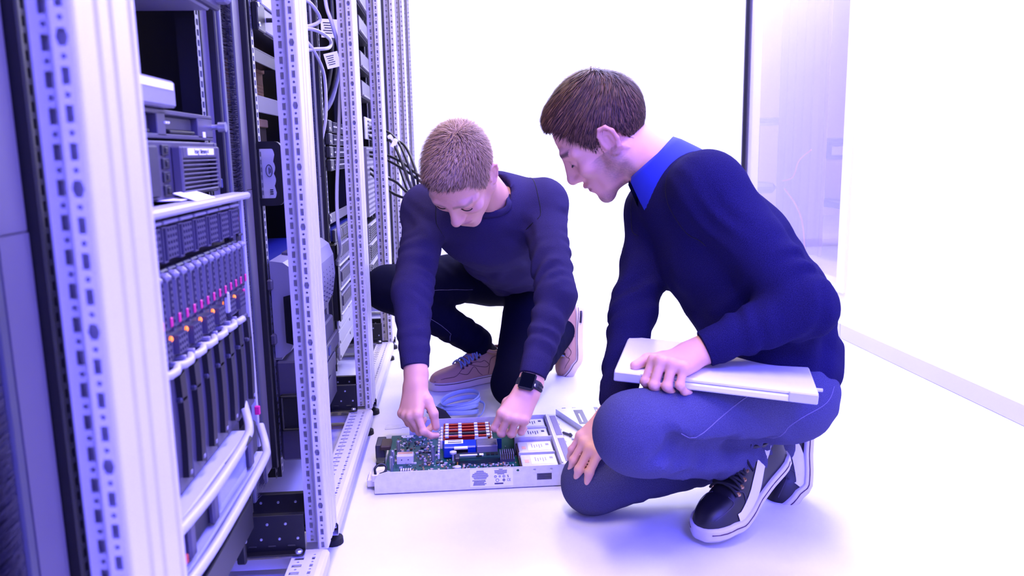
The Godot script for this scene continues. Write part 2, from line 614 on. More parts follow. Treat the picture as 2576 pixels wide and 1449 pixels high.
func near_post_mesh() -> ArrayMesh:
	# the post of the next rack, standing behind the seam: its aisle face only, from z = 0 to -0.048
	var h := Sh.new()
	var L := TOP - RAIL
	var p := [Vector2(-0.048, 0), Vector2(-0.0025, 0), Vector2(0, -0.0025), Vector2(0, -0.03), Vector2(-0.003, -0.033), Vector2(-0.003, -0.0365), Vector2(0, -0.0395), Vector2(0, -0.045), Vector2(-0.003, -0.048), Vector2(-0.048, -0.048), Vector2(-0.048, 0)]
	for i in p.size() - 1:
		var a: Vector2 = p[i]
		var b: Vector2 = p[i + 1]
		h.quad(Vector3(a.x, 0, a.y), Vector3(b.x, 0, b.y), Vector3(b.x, L, b.y), Vector3(a.x, L, a.y))
	h.box(Vector3(-0.0245, L + 0.001, -0.024), Vector3(0.047, 0.002, 0.046))
	return h.mesh()

func base_rail_mesh(len: float) -> ArrayMesh:
	# runs along -z from 0, top face at y = 0, aisle side at x = 0
	var h := Sh.new()
	var a := []
	var b := []
	var y := 0.0
	while y + 0.025 <= len:
		a.append([0.0155, 0.0085, 0.0045, 1])
		a.append([0.0095, 0.0024, 0.0024, 2])
		b.append([0.0155, 0.0028, 0.0045, 1])
		b.append([0.0095, 0.0022, 0.0022, 2])
		y += 0.025
	a.append([len - y, 0, 0, 0])
	b.append([len - y, 0, 0, 0])
	h.perf(Vector3(-0.046, 0, 0), Vector3.RIGHT, Vector3.FORWARD, 0.028, 0.0018, a)
	h.perf(Vector3(-0.021, 0, 0), Vector3.RIGHT, Vector3.FORWARD, 0.022, 0.0018, b)
	var p := [Vector2(-0.06, 0), Vector2(-0.06, -0.03), Vector2(0.001, -0.03), Vector2(0.002, -0.008), Vector2(-0.002, -0.0015), Vector2(-0.01, 0)]
	for i in p.size() - 1:
		h.quad(Vector3(p[i].x, p[i].y, 0), Vector3(p[i + 1].x, p[i + 1].y, 0), Vector3(p[i + 1].x, p[i + 1].y, -len), Vector3(p[i].x, p[i].y, -len))
	h.box(Vector3(-0.03, -0.014, -len * 0.5), Vector3(0.056, 0.002, len))
	return h.mesh()

func mount_rail_mesh(len: float) -> ArrayMesh:
	# 19 inch rail: flange facing the aisle (+x) with square holes, and the side web
	var h := Sh.new()
	var a := []
	var y := 0.0
	while y + 0.0148 <= len:
		a.append([0.01483, 0.0045, 0.0046, 1])
		y += 0.01483
	h.perf(Vector3.ZERO, Vector3.FORWARD, Vector3.UP, 0.018, 0.002, a)
	return h.mesh()

func bristle_mesh(len: float) -> ArrayMesh:
	# two facing rows of bristles meeting in the middle, pointing a little towards the aisle
	var h := Sh.new()
	var rng := RandomNumberGenerator.new()
	rng.seed = 7
	var y := 0.0
	while y < len:
		for s in [-1.0, 1.0]:
			for d in 3:
				var l := rng.randf_range(0.027, 0.035)
				var p := Vector3(-0.005 + d * 0.0045, y + rng.randf_range(-0.001, 0.001), s * 0.036)
				var e := p + Vector3(rng.randf_range(-0.001, 0.005), rng.randf_range(-0.0045, 0.0025), -s * l)
				var w := Vector3(0, 0.00055, 0)
				h.tri(p - w, e, p + w) if s > 0 else h.tri(p - w, p + w, e)
				var w2 := Vector3(0.00055, 0, 0)
				h.tri(p - w2, e, p + w2)
		y += 0.0014
	return h.mesh()

func bracket_mesh(flip: float) -> ArrayMesh:
	# black gusset beside a post foot: upright plate facing along z, folded foot, pierced
	var h := Sh.new()
	var cells := []
	for i in 5:
		cells.append([0.0225, 0.0028, 0.0028, 2])
	h.box(Vector3(-0.1, 0.04, 0), Vector3(0.124, 0.066, 0.002))
	h.box(Vector3(-0.1, 0.0055, 0.008), Vector3(0.124, 0.003, 0.018), 0.001)
	h.box(Vector3(-0.1, 0.073, -0.005), Vector3(0.124, 0.002, 0.012), 0.0006)
	return h.mesh()

func racks() -> void:
	var post := post_mesh()
	var npost := near_post_mesh()
	var L := TOP - RAIL
	var rail := base_rail_mesh(0.69)
	var mount := mount_rail_mesh(1.93)
	var brist := bristle_mesh(1.8)
	var brk := bracket_mesh(1.0)
	var where := ["nearest the camera, at the left edge", "holding the white blade enclosure", "holding the rounded grey battery unit", "beside the fair-haired man", "trailing black cables into the aisle", "second from the far end of the row", "at the far end of the row"]
	for k in 7:
		var z0 := 0.121 - 0.8 * k      # far edge of its near post
		var z1 := z0 - 0.69            # near edge of its far post
		var t := thing("server_rack", "open white perforated-steel server rack " + where[k], "server rack", Vector3(0, 0, z0), 0.0, "row of server racks")
		var p := put(t, "post", post, M.post, Vector3(0, RAIL, -0.69))
		put(t, "post", npost, M.post, Vector3(0, RAIL, 0.048))
		put(t, "base_rail", rail, M.post, Vector3(0, RAIL, 0))
		put(t, "top_rail", bx(Vector3(-0.025, TOP - 0.03, -0.345), Vector3(0.05, 0.05, 0.69), 0.003), M.post)
		# rails running into the depth beside each post
		for s in 2:
			var h := Sh.new()
			var cells := []
			for i in 34:
				cells.append([0.0155, 0.006, 0.0045, 1])
				cells.append([0.0095, 0.0022, 0.0022, 2])
			h.x = Transform3D(Basis.IDENTITY, Vector3(-0.06, RAIL - 0.004, [0.024, -0.715][s]))
			h.perf(Vector3.ZERO, Vector3.FORWARD, Vector3.LEFT, 0.03, 0.002, cells)
			h.box(Vector3(-0.425, -0.025, 0), Vector3(0.85, 0.02, 0.034))
			put(t, "depth_rail", h.mesh(), M.post)
		for s in 2:
			var m := put(t, "mounting_rail", mount, M.zinc, Vector3(-0.123, 0.12, [-0.113, -0.577][s]))
			m.set_meta("label", "upright rail with a row of square holes")
			put(t, "mounting_web", bx(Vector3(-0.14, 1.08, [-0.1, -0.59][s]), Vector3(0.036, 1.93, 0.004)), M.black)
			put(t, "cover_strip", bx(Vector3(-0.135, 1.375, [-0.03, -0.626][s]), Vector3(0.012, 1.35, 0.048), 0.002), M.lilac_sheet)
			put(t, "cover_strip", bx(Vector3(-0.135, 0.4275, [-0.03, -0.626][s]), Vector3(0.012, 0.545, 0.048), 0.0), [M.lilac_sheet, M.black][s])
			put(t, "edge_profile", bx(Vector3(-0.128, 1.1, [-0.06, -0.657][s]), Vector3(0.02, 1.9, 0.008), 0.002), M.black)
		put(t, "side_rail", mount, M.case_dark, Vector3(-0.128, 0.12, -0.083))
		var b := Node3D.new()
		b.name = "brush_strip"
		t.add_child(b)
		b.position = Vector3(-0.13, 0.15, -0.745)
		for s in [-1.0, 1.0]:
			put(b, "holder", bx(Vector3(0, 0.94, s * 0.042), Vector3(0.014, 1.88, 0.014), 0.002), M.grey_metal)
		var br := put(b, "bristles", brist, M.bristle)
		br.set_meta("kind", "stuff")
		for s in 2:
			var bb := put(t, "bracket", brk, M.black, Vector3(0, RAIL, [-0.678, 0.03][s]))
			for i in 7:
				var h := Sh.new()
				h.lathe(Vector3(-0.146 + 0.032 * (i % 4) + (0.012 if i > 3 else 0.0), 0.03 if i < 4 else 0.058, 0.001), Vector3.BACK, [Vector2(0.0026, 0), Vector2(0.0024, 0.0012), Vector2(0, 0.0016)], 8)
				put(bb, "bright_hole", h.mesh(), M.steel)  # pale disc in place of a hole showing the bright floor
			for i in 3:
				put(bb, "pressed_slot", bx(Vector3(-0.13 + 0.034 * i, 0.016, 0.0012), Vector3(0.014, 0.003, 0.002), 0.001), M.case_dark)
			var bo := Sh.new()
			bo.lathe(Vector3(-0.048, 0.007, 0.01), Vector3.UP, [Vector2(0.007, 0), Vector2(0.007, 0.003), Vector2(0.005, 0.005), Vector2(0.0, 0.005)], 10)
			put(bb, "bolt", bo.mesh(), M.steel)
		for s in 2:
			var h := Sh.new()
			var zf: float = [-0.03, -0.655][s]
			h.lathe(Vector3(-0.014, 0, zf), Vector3.UP, [Vector2(0.0, 0.034), Vector2(0.006, 0.034), Vector2(0.008, 0.016), Vector2(0.019, 0.012), Vector2(0.02, 0.0)], 14)
			put(t, "foot", h.mesh(), M.rubber)
		put(t, "added_side_panel", bx(Vector3(-0.57, 1.06, -0.745), Vector3(0.8, 1.96, 0.004)), M.dark)  # three near-black sheets added to keep the rack interior dark
		put(t, "added_rear_panel", bx(Vector3(-0.98, 1.06, -0.345), Vector3(0.01, 1.96, 0.79)), M.dark)
		put(t, "added_roof_panel", bx(Vector3(-0.5, TOP, -0.345), Vector3(0.97, 0.01, 0.79)), M.dark)

# ---------------------------------------------------------------- rack equipment
# local axes of a device: x to its right as seen from the aisle (world -z), y up, z out of the rack (world +x)
func gear(called: String, label: String, category: String, bay: int, y: float, xf: float, group := "") -> Node3D:
	return thing(called, label, category, Vector3(xf, y, -0.224 - 0.8 * bay), PI / 2, group)

func grid_holes(w: float, h: float, nx: int, ny: int, fx: float, fy: float, t := 0.002) -> ArrayMesh:
	# plate w x h (lower left at 0,0; facing +z) pierced by nx by ny holes that fill fx, fy of each cell
	var s := Sh.new()
	for i in nx:
		var cells := []
		for j in ny:
			cells.append([h / ny, w / nx * fx * 0.5, h / ny * fy * 0.5, 1])
		s.perf(Vector3((i + 0.5) * w / nx, 0, 0), Vector3.RIGHT, Vector3.UP, w / nx, t, cells)
	return s.mesh()

func vent_box(w: float, h: float, nx: int, ny: int, fx: float, fy: float, deep: float) -> ArrayMesh:
	# a pierced face standing deep in front of its bed, closed at the sides; lower left at 0,0, bed at z = 0
	var s := Sh.new()
	for i in nx:
		var cells := []
		for j in ny:
			cells.append([h / ny, w / nx * fx * 0.5, h / ny * fy * 0.5, 1])
		s.perf(Vector3((i + 0.5) * w / nx, 0, deep), Vector3.RIGHT, Vector3.UP, w / nx, deep, cells)
	s.quad(Vector3(0, 0, 0), Vector3(w, 0, 0), Vector3(w, 0, deep), Vector3(0, 0, deep))
	s.quad(Vector3(w, 0, 0), Vector3(w, h, 0), Vector3(w, h, deep), Vector3(w, 0, deep))
	s.quad(Vector3(w, h, 0), Vector3(0, h, 0), Vector3(0, h, deep), Vector3(w, h, deep))
	s.quad(Vector3(0, h, 0), Vector3(0, 0, 0), Vector3(0, 0, deep), Vector3(0, h, deep))
	return s.mesh()

func ears(t: Node3D, w: float, h: float, m: Material) -> void:
	for s in [-1.0, 1.0]:
		put(t, "mounting_ear", bx(Vector3(s * (w * 0.5 - 0.009), h * 0.5, 0.001), Vector3(0.018, h, 0.003), 0.0008), m)

func screws(parent: Node, spots: Array, m: Material, r := 0.003) -> void:
	for p in spots:
		var h := Sh.new()
		h.lathe(p, Vector3.BACK, [Vector2(r * 1.0, 0), Vector2(r * 0.9, 0.0016), Vector2(r * 0.45, 0.0018), Vector2(r * 0.4, 0.0008), Vector2(0.0, 0.0008)], 8)
		put(parent, "screw", h.mesh(), m)

func gear_all() -> void:
	bay_enclosure()
	bay_battery()
	bay_switches()
	bay_far()
	cables()

func slot_row(t: Node3D, called: String, x0: float, x1: float, y: float, h: float, count: int, m: Material, z := 0.001) -> void:
	var w := (x1 - x0) / count
	for i in count:
		put(t, called, bx(Vector3(x0 + (i + 0.5) * w, y, z), Vector3(w * 0.62, h, 0.003), 0.0006), m)

func bay_enclosure() -> void:
	# ---- top unit, cut by the picture's edge
	var t := gear("rack_server", "silver server with dark slots and a corner latch above the empty rack space", "server", 1, 0.972, -0.1)
	put(t, "body", bx(Vector3(0, 0.085, -0.25), Vector3(0.446, 0.17, 0.5), 0.003), M.case_light)
	put(t, "bezel", bx(Vector3(0, 0.085, 0.006), Vector3(0.47, 0.168, 0.012), 0.003), M.case_mid)
	for i in 6:
		var c := put(t, "drive_carrier", bx(Vector3(-0.16 + i * 0.06, 0.09, 0.014), Vector3(0.052, 0.14, 0.008), 0.002), M.case_grey)
		put(c, "vent", vent_box(0.03, 0.1, 3, 12, 0.6, 0.5, 0.008), M.case_mid, Vector3(-0.175 + i * 0.06, 0.04, 0.018))
	var lt := put(t, "latch", bx(Vector3(0.222, 0.07, 0.018), Vector3(0.028, 0.12, 0.02), 0.004), M.case_light)
	put(lt, "catch", bx(Vector3(0.215, 0.03, 0.029), Vector3(0.02, 0.018, 0.004), 0.001), M.case_dark)

	# ---- white box lying on the thin server
	t = gear("module_box", "small white box with a pale label resting on the thin server", "box", 1, 0.823, -0.12)
	put(t, "body", bx(Vector3(-0.09, 0.017, -0.05), Vector3(0.26, 0.033, 0.14), 0.003), M.case_light)
	put(t, "label", bx(Vector3(-0.09, 0.026, 0.0205), Vector3(0.24, 0.009, 0.0008)), M.paper)

	# ---- thin server with two drive bays
	t = gear("rack_server", "thin grey server with two drive openings above the grilled server", "server", 1, 0.786, -0.12)
	put(t, "body", bx(Vector3(0, 0.018, -0.3), Vector3(0.446, 0.034, 0.58), 0.002), M.case_grey)
	var h := Sh.new()
	h.box(Vector3(0, 0.033, 0), Vector3(0.47, 0.006, 0.012), 0.001)
	h.box(Vector3(0, 0.003, 0), Vector3(0.47, 0.006, 0.012), 0.001)
	for x in [-0.2, 0.02, 0.2]:
		h.box(Vector3(x, 0.018, 0), Vector3(0.07 if x != 0.02 else 0.03, 0.03, 0.012), 0.001)
	put(t, "bezel", h.mesh(), M.case_mid)
	for i in 2:
		var tray := put(t, "drive_tray", bx(Vector3([-0.082, 0.1][i], 0.02, -0.006), Vector3(0.15 if i == 0 else 0.115, 0.017, 0.01), 0.001), M.case_grey)
		put(tray, "lever", bx(Vector3([-0.082, 0.1][i], 0.009, 0.002), Vector3(0.12 if i == 0 else 0.1, 0.004, 0.008), 0.001), M.case_black)
	slot_row(t, "indicator", 0.028, 0.045, 0.02, 0.003, 2, M.paper, 0.007)
	put(t, "sticker", bx(Vector3(0.19, 0.008, 0.0065), Vector3(0.012, 0.008, 0.0008)), M.paper)
	h = Sh.new()
	h.lathe(Vector3(0.236, 0.02, 0.006), Vector3.BACK, [Vector2(0.004, 0), Vector2(0.004, 0.008), Vector2(0.0075, 0.009), Vector2(0.0075, 0.02), Vector2(0, 0.02)], 12)
	put(t, "thumbscrew", h.mesh(), M.steel)

	# ---- grilled server
	t = gear("rack_server", "grey server with a louvred grille and a white name label", "server", 1, 0.71, -0.12)
	put(t, "body", bx(Vector3(0, 0.037, -0.3), Vector3(0.446, 0.072, 0.58), 0.002), M.case_grey)
	put(t, "bezel", bx(Vector3(0, 0.037, 0.004), Vector3(0.474, 0.072, 0.008), 0.002), M.case_mid)
	h = Sh.new()
	for q in [[0.0425, 0.0365, 0.008, 0.06], [0.2035, 0.0365, 0.014, 0.06], [0.1215, 0.0585, 0.151, 0.016], [0.1215, 0.0075, 0.151, 0.004]]:
		h.box(Vector3(q[0], q[1], 0.014), Vector3(q[2], q[3], 0.013), 0.002)
	put(t, "raised_panel", h.mesh(), M.case_mid)
	for i in 7:
		put(t, "louvre", bx(Vector3(0.122, 0.0135 + i * 0.0057, 0.0165), Vector3(0.152, 0.0022, 0.008), 0.0006), M.case_mid)
	var pl := put(t, "name_label", bx(Vector3(0.122, 0.0595, 0.0207), Vector3(0.115, 0.009, 0.001)), M.paper)
	var tx := put(pl, "lettering", text_mesh("Terag / Memory-4", 0.006), M.ink)
	tx.position = Vector3(0.122, 0.0595, 0.0214)
	for i in 4:
		var s := put(t, "drive_slot", bx(Vector3(0.012, 0.012 + i * 0.0165, 0.009), Vector3(0.022, 0.013, 0.004), 0.001), M.case_dark)
		put(s, "button", bx(Vector3(0.012, 0.012 + i * 0.0165, 0.0115), Vector3(0.008, 0.007, 0.003), 0.001), M.case_black)
	for i in 5:
		put(t, "drive_carrier", bx(Vector3(-0.21 + i * 0.042, 0.036, 0.01), Vector3(0.038, 0.062, 0.008), 0.002), M.case_grey)
	put(t, "mounting_ear", bx(Vector3(0.234, 0.037, 0.006), Vector3(0.014, 0.07, 0.006), 0.001), M.case_mid)
	put(t, "release_tab", bx(Vector3(0.236, 0.012, 0.011), Vector3(0.008, 0.014, 0.006), 0.001), M.blue_case)

	# ---- sheet of paper on top of the enclosure
	var pap := gear("paper_slip", "folded white slip of paper lying on the blade enclosure", "paper", 1, 0.709, -0.12)
	h = Sh.new()
	h.box(Vector3(0.04, 0.0012, 0.012), Vector3(0.11, 0.0012, 0.04))
	h.x = Transform3D(Basis(Vector3.RIGHT, 0.35), Vector3(0.05, 0.004, 0.03))
	h.box(Vector3.ZERO, Vector3(0.08, 0.001, 0.03))
	put(pap, "sheet", h.mesh(), M.paper)

	# ---- blade enclosure, ten units high
	t = gear("blade_enclosure", "tall white-rimmed blade enclosure full of modules with black handles", "server", 1, 0.3, -0.085)
	put(t, "body", bx(Vector3(0, 0.203, -0.32), Vector3(0.446, 0.404, 0.6), 0.004), M.case_mid)
	h = Sh.new()
	h.box(Vector3(0, 0.403, 0.004), Vector3(0.482, 0.01, 0.03), 0.003)
	h.box(Vector3(0.238, 0.2, 0.001), Vector3(0.006, 0.404, 0.012), 0.002)
	h.box(Vector3(-0.238, 0.2, 0.001), Vector3(0.006, 0.404, 0.012), 0.002)
	put(t, "rim", h.mesh(), M.case_white)
	put(t, "side_column", bx(Vector3(0.215, 0.3, -0.004), Vector3(0.036, 0.2, 0.012), 0.003), M.case_mid)
	var win := put(t, "side_window", bx(Vector3(0.213, 0.325, 0.003), Vector3(0.02, 0.12, 0.004), 0.002), M.case_black)
	put(win, "window_bar", bx(Vector3(0.213, 0.345, 0.006), Vector3(0.022, 0.004, 0.003), 0.001), M.case_grey)
	put(win, "tab", bx(Vector3(0.203, 0.37, 0.006), Vector3(0.005, 0.008, 0.003), 0.001), M.magenta)
	put(win, "tab", bx(Vector3(0.2, 0.258, 0.008), Vector3(0.008, 0.012, 0.003), 0.001), M.magenta)
	# upper row: eight half-width modules with a black notch and a pierced face
	var fanface := vent_box(0.033, 0.036, 4, 5, 0.62, 0.55, 0.01)
	var notch := vent_box(0.013, 0.04, 1, 1, 0.72, 0.92, 0.01)
	for i in 8:
		var x := -0.23 + i * 0.0535
		var f := put(t, "fan_module", bx(Vector3(x + 0.0265, 0.369, -0.006), Vector3(0.051, 0.046, 0.012), 0.003), M.case_grey)
		put(f, "handle_notch", notch, M.case_mid, Vector3(x + 0.002, 0.347, 0.0))
		put(f, "vent", fanface, M.case_mid, Vector3(x + 0.0165, 0.35, 0.0))
		put(f, "brow", bx(Vector3(x + 0.0265, 0.3915, 0.008), Vector3(0.046, 0.004, 0.01), 0.0015), M.case_light)
	# second row: sixteen drive latches with magenta release tips
	var spine := vent_box(0.007, 0.066, 1, 9, 0.66, 0.55, 0.008)
	for i in 16:
		var x := -0.229 + i * 0.0267
		var f := put(t, "drive_module", bx(Vector3(x + 0.0125, 0.304, -0.001), Vector3(0.0248, 0.07, 0.012), 0.002), M.case_grey)
		put(f, "lever", bx(Vector3(x + 0.016, 0.302, 0.009), Vector3(0.0115, 0.058, 0.012), 0.004), M.case_mid)
		put(f, "lever_tip", bx(Vector3(x + 0.016, 0.333, 0.012), Vector3(0.011, 0.01, 0.014), 0.004), M.case_light)
		put(f, "release_tip", bx(Vector3(x + 0.016, 0.283, 0.0155), Vector3(0.0062, 0.011, 0.002), 0.001), M.magenta)
		put(f, "vent", spine, M.case_mid, Vector3(x + 0.0022, 0.27, 0.005))
	# third row: lamps and small grids
	var small := vent_box(0.03, 0.022, 4, 3, 0.6, 0.55, 0.007)
	for i in 8:
		var x := -0.228 + i * 0.0535
		var f := put(t, "control_module", bx(Vector3(x + 0.0265, 0.2505, 0.0), Vector3(0.0515, 0.034, 0.01), 0.002), M.case_mid)
		put(f, "vent", small, M.case_mid, Vector3(x + 0.016, 0.2395, 0.005))
		h = Sh.new()
		h.lathe(Vector3(x + 0.0075, 0.2595, 0.005), Vector3.BACK, [Vector2(0.0036, 0), Vector2(0.0034, 0.002), Vector2(0.002, 0.0032), Vector2(0, 0.0036)], 10)
		put(f, "led_lamp", h.mesh(), M.orange)
	put(t, "small_lever", bx(Vector3(0.098, 0.262, 0.011), Vector3(0.007, 0.03, 0.008), 0.002), M.case_white)
	# wavy light handle bar across the middle
	var pts := []
	for i in 33:
		var u := -0.232 + 0.38 * i / 32.0
		pts.append(Vector3(u, 0.2285 + 0.0022 * sin(i * PI / 2), 0.014 + 0.004 * cos(i * PI / 2)))
	h = Sh.new()
	h.tube(PackedVector3Array(pts), 0.005, 7)
	put(t, "handle_bar", h.mesh(), M.case_white)
	for i in 12:
		put(t, "bar_stand", bx(Vector3(-0.222 + i * 0.0315, 0.2335, 0.006), Vector3(0.006, 0.006, 0.018), 0.001), M.case_light)
	# lower row: nine tall blades with black curved handles
	for i in 9:
		var x := -0.2305 + i * 0.0507
		var f := put(t, "blade", bx(Vector3(x + 0.0246, 0.15, 0.0), Vector3(0.0492, 0.146, 0.012), 0.002), M.case_mid)
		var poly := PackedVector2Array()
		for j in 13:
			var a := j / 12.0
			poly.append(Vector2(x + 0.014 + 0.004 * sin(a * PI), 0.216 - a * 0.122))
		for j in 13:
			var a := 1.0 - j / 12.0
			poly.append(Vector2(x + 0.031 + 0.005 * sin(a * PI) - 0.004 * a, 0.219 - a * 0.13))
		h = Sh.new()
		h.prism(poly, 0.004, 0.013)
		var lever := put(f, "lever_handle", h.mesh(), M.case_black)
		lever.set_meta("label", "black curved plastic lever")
		put(f, "handle_collar", bx(Vector3(x + 0.024, 0.187, 0.009), Vector3(0.02, 0.007, 0.008), 0.002), M.case_grey)
		put(f, "handle_foot", bx(Vector3(x + 0.024, 0.097, 0.009), Vector3(0.012, 0.01, 0.009), 0.003), M.case_light)
	# two white lips with a dark service drawer between them
	for i in 2:
		var yl: float = [0.07, 0.005][i]
		var xr: float = [0.15, 0.237][i]
		pts = [Vector3(-0.237, yl, 0.026), Vector3(-0.1, yl, 0.034), Vector3(xr - 0.09, yl, 0.03), Vector3(xr - 0.03, yl + 0.002, 0.022), Vector3(xr, yl + 0.03, 0.008)]
		h = Sh.new()
		h.tube(spline(pts, 6), 0.0065, 8)
		put(t, "lip", h.mesh(), M.case_white)
		h = Sh.new()
		h.box(Vector3((xr - 0.237) * 0.5 - 0.02, yl, 0.005), Vector3(xr + 0.237 - 0.05, 0.006, 0.04), 0.002)
		put(t, "ledge", h.mesh(), M.case_white)
	put(t, "service_drawer", bx(Vector3(-0.02, 0.037, 0.008), Vector3(0.41, 0.05, 0.016), 0.003), M.case_dark)
	put(t, "drawer_window", bx(Vector3(0.02, 0.037, 0.022), Vector3(0.13, 0.046, 0.004), 0.002), M.clear_plastic)
	for x in [-0.15, -0.06, 0.12]:
		put(t, "drawer_rib", bx(Vector3(x, 0.037, 0.019), Vector3(0.02, 0.05, 0.01), 0.003), M.case_mid)
	put(t, "grip", bx(Vector3(0.03, 0.07, 0.031), Vector3(0.1, 0.009, 0.012), 0.003), M.case_black)
	put(t, "drawer_tab", bx(Vector3(0.205, 0.07, 0.014), Vector3(0.006, 0.014, 0.008), 0.001), M.magenta)
	put(t, "drawer_tab", bx(Vector3(-0.19, 0.03, 0.027), Vector3(0.012, 0.01, 0.004), 0.001), M.red)

	# ---- black tray under it
	t = gear("rack_shelf", "black sheet-metal shelf in the foot of the blade enclosure's rack", "shelf", 1, 0.205, -0.12)
	h = Sh.new()
	h.prism(PackedVector2Array([Vector2(-0.235, 0.006), Vector2(0.235, 0.006), Vector2(0.235, 0), Vector2(-0.235, 0)]), -0.5, 0.02)
	put(t, "plate", h.mesh(), M.case_dark)
	put(t, "lip", bx(Vector3(0, -0.02, 0.02), Vector3(0.47, 0.05, 0.003), 0.001), M.case_black)
	put(t, "side_post", bx(Vector3(0.23, -0.05, 0.0), Vector3(0.012, 0.11, 0.014), 0.002), M.case_black)
	screws(t, [Vector3(0.23, -0.005, 0.0075), Vector3(0.23, -0.035, 0.0075), Vector3(0.23, -0.065, 0.0075)], M.steel, 0.005)

func handle_loop(parent: Node3D) -> void:
	# black pull handle with finger scallops, standing out of the face in the plane of z and y
	var outer := PackedVector2Array()
	var w := 0.056
	var hh := 0.122
	for c in [[w - 0.014, hh - 0.014, 0.0], [0.006, hh - 0.006, PI / 2], [0.006, 0.006, PI], [w - 0.014, 0.014, PI * 1.5]]:
		var r: float = 0.014 if c[0] > 0.02 else 0.006
		for j in 5:
			outer.append(Vector2(c[0] + r * cos(c[2] + j * PI / 8), c[1] + r * sin(c[2] + j * PI / 8)))
	var inner := PackedVector2Array()
	for j in 33:
		var y := 0.014 + (hh - 0.028) * j / 32.0
		inner.append(Vector2(w - 0.016 + 0.0034 * absf(sin(j * PI / 8.0)) - 0.001, y))
	for j in 5:
		inner.append(Vector2(0.013 + 0.004 * cos(PI / 2 + j * PI / 8), hh - 0.018 + 0.004 * sin(PI / 2 + j * PI / 8)))
	for j in 5:
		inner.append(Vector2(0.013 + 0.004 * cos(PI + j * PI / 8), 0.018 + 0.004 * sin(PI + j * PI / 8)))
	var h := Sh.new()
	# plane (u out of rack, v up) -> local z, y ; thickness along local x
	h.x = Transform3D(Basis(Vector3(0, 0, 1), Vector3(0, 1, 0), Vector3(-1, 0, 0)), Vector3(-0.235, 0, 0))
	# ring as strips: sample both outlines by angle
	var k := 64
	var po := []
	var pi_ := []
	var cen := Vector2(0.028, hh * 0.5)
	for i in k:
		var a := TAU * i / k
		var d := Vector2(cos(a) * 0.6, sin(a)).normalized()
		po.append(_hit(outer, cen, d))
		pi_.append(_hit(inner, cen, d))
	for i in k:
		var j := (i + 1) % k
		for zz in [0.0, 0.016]:
			var a := Vector3(po[i].x, po[i].y, zz)
			var b := Vector3(po[j].x, po[j].y, zz)
			var c := Vector3(pi_[j].x, pi_[j].y, zz)
			var d := Vector3(pi_[i].x, pi_[i].y, zz)
			if zz > 0.0:
				h.quad(a, b, c, d)
			else:
				h.quad(a, d, c, b)
		h.quad(Vector3(po[i].x, po[i].y, 0), Vector3(po[j].x, po[j].y, 0), Vector3(po[j].x, po[j].y, 0.016), Vector3(po[i].x, po[i].y, 0.016))
		h.quad(Vector3(pi_[j].x, pi_[j].y, 0), Vector3(pi_[i].x, pi_[i].y, 0), Vector3(pi_[i].x, pi_[i].y, 0.016), Vector3(pi_[j].x, pi_[j].y, 0.016))
	put(parent, "pull_handle", h.mesh(), M.case_black)

func _hit(poly: PackedVector2Array, o: Vector2, d: Vector2) -> Vector2:
	for i in poly.size():
		var r = Geometry2D.segment_intersects_segment(o, o + d, poly[i], poly[(i + 1) % poly.size()])
		if r != null:
			return r
	return o

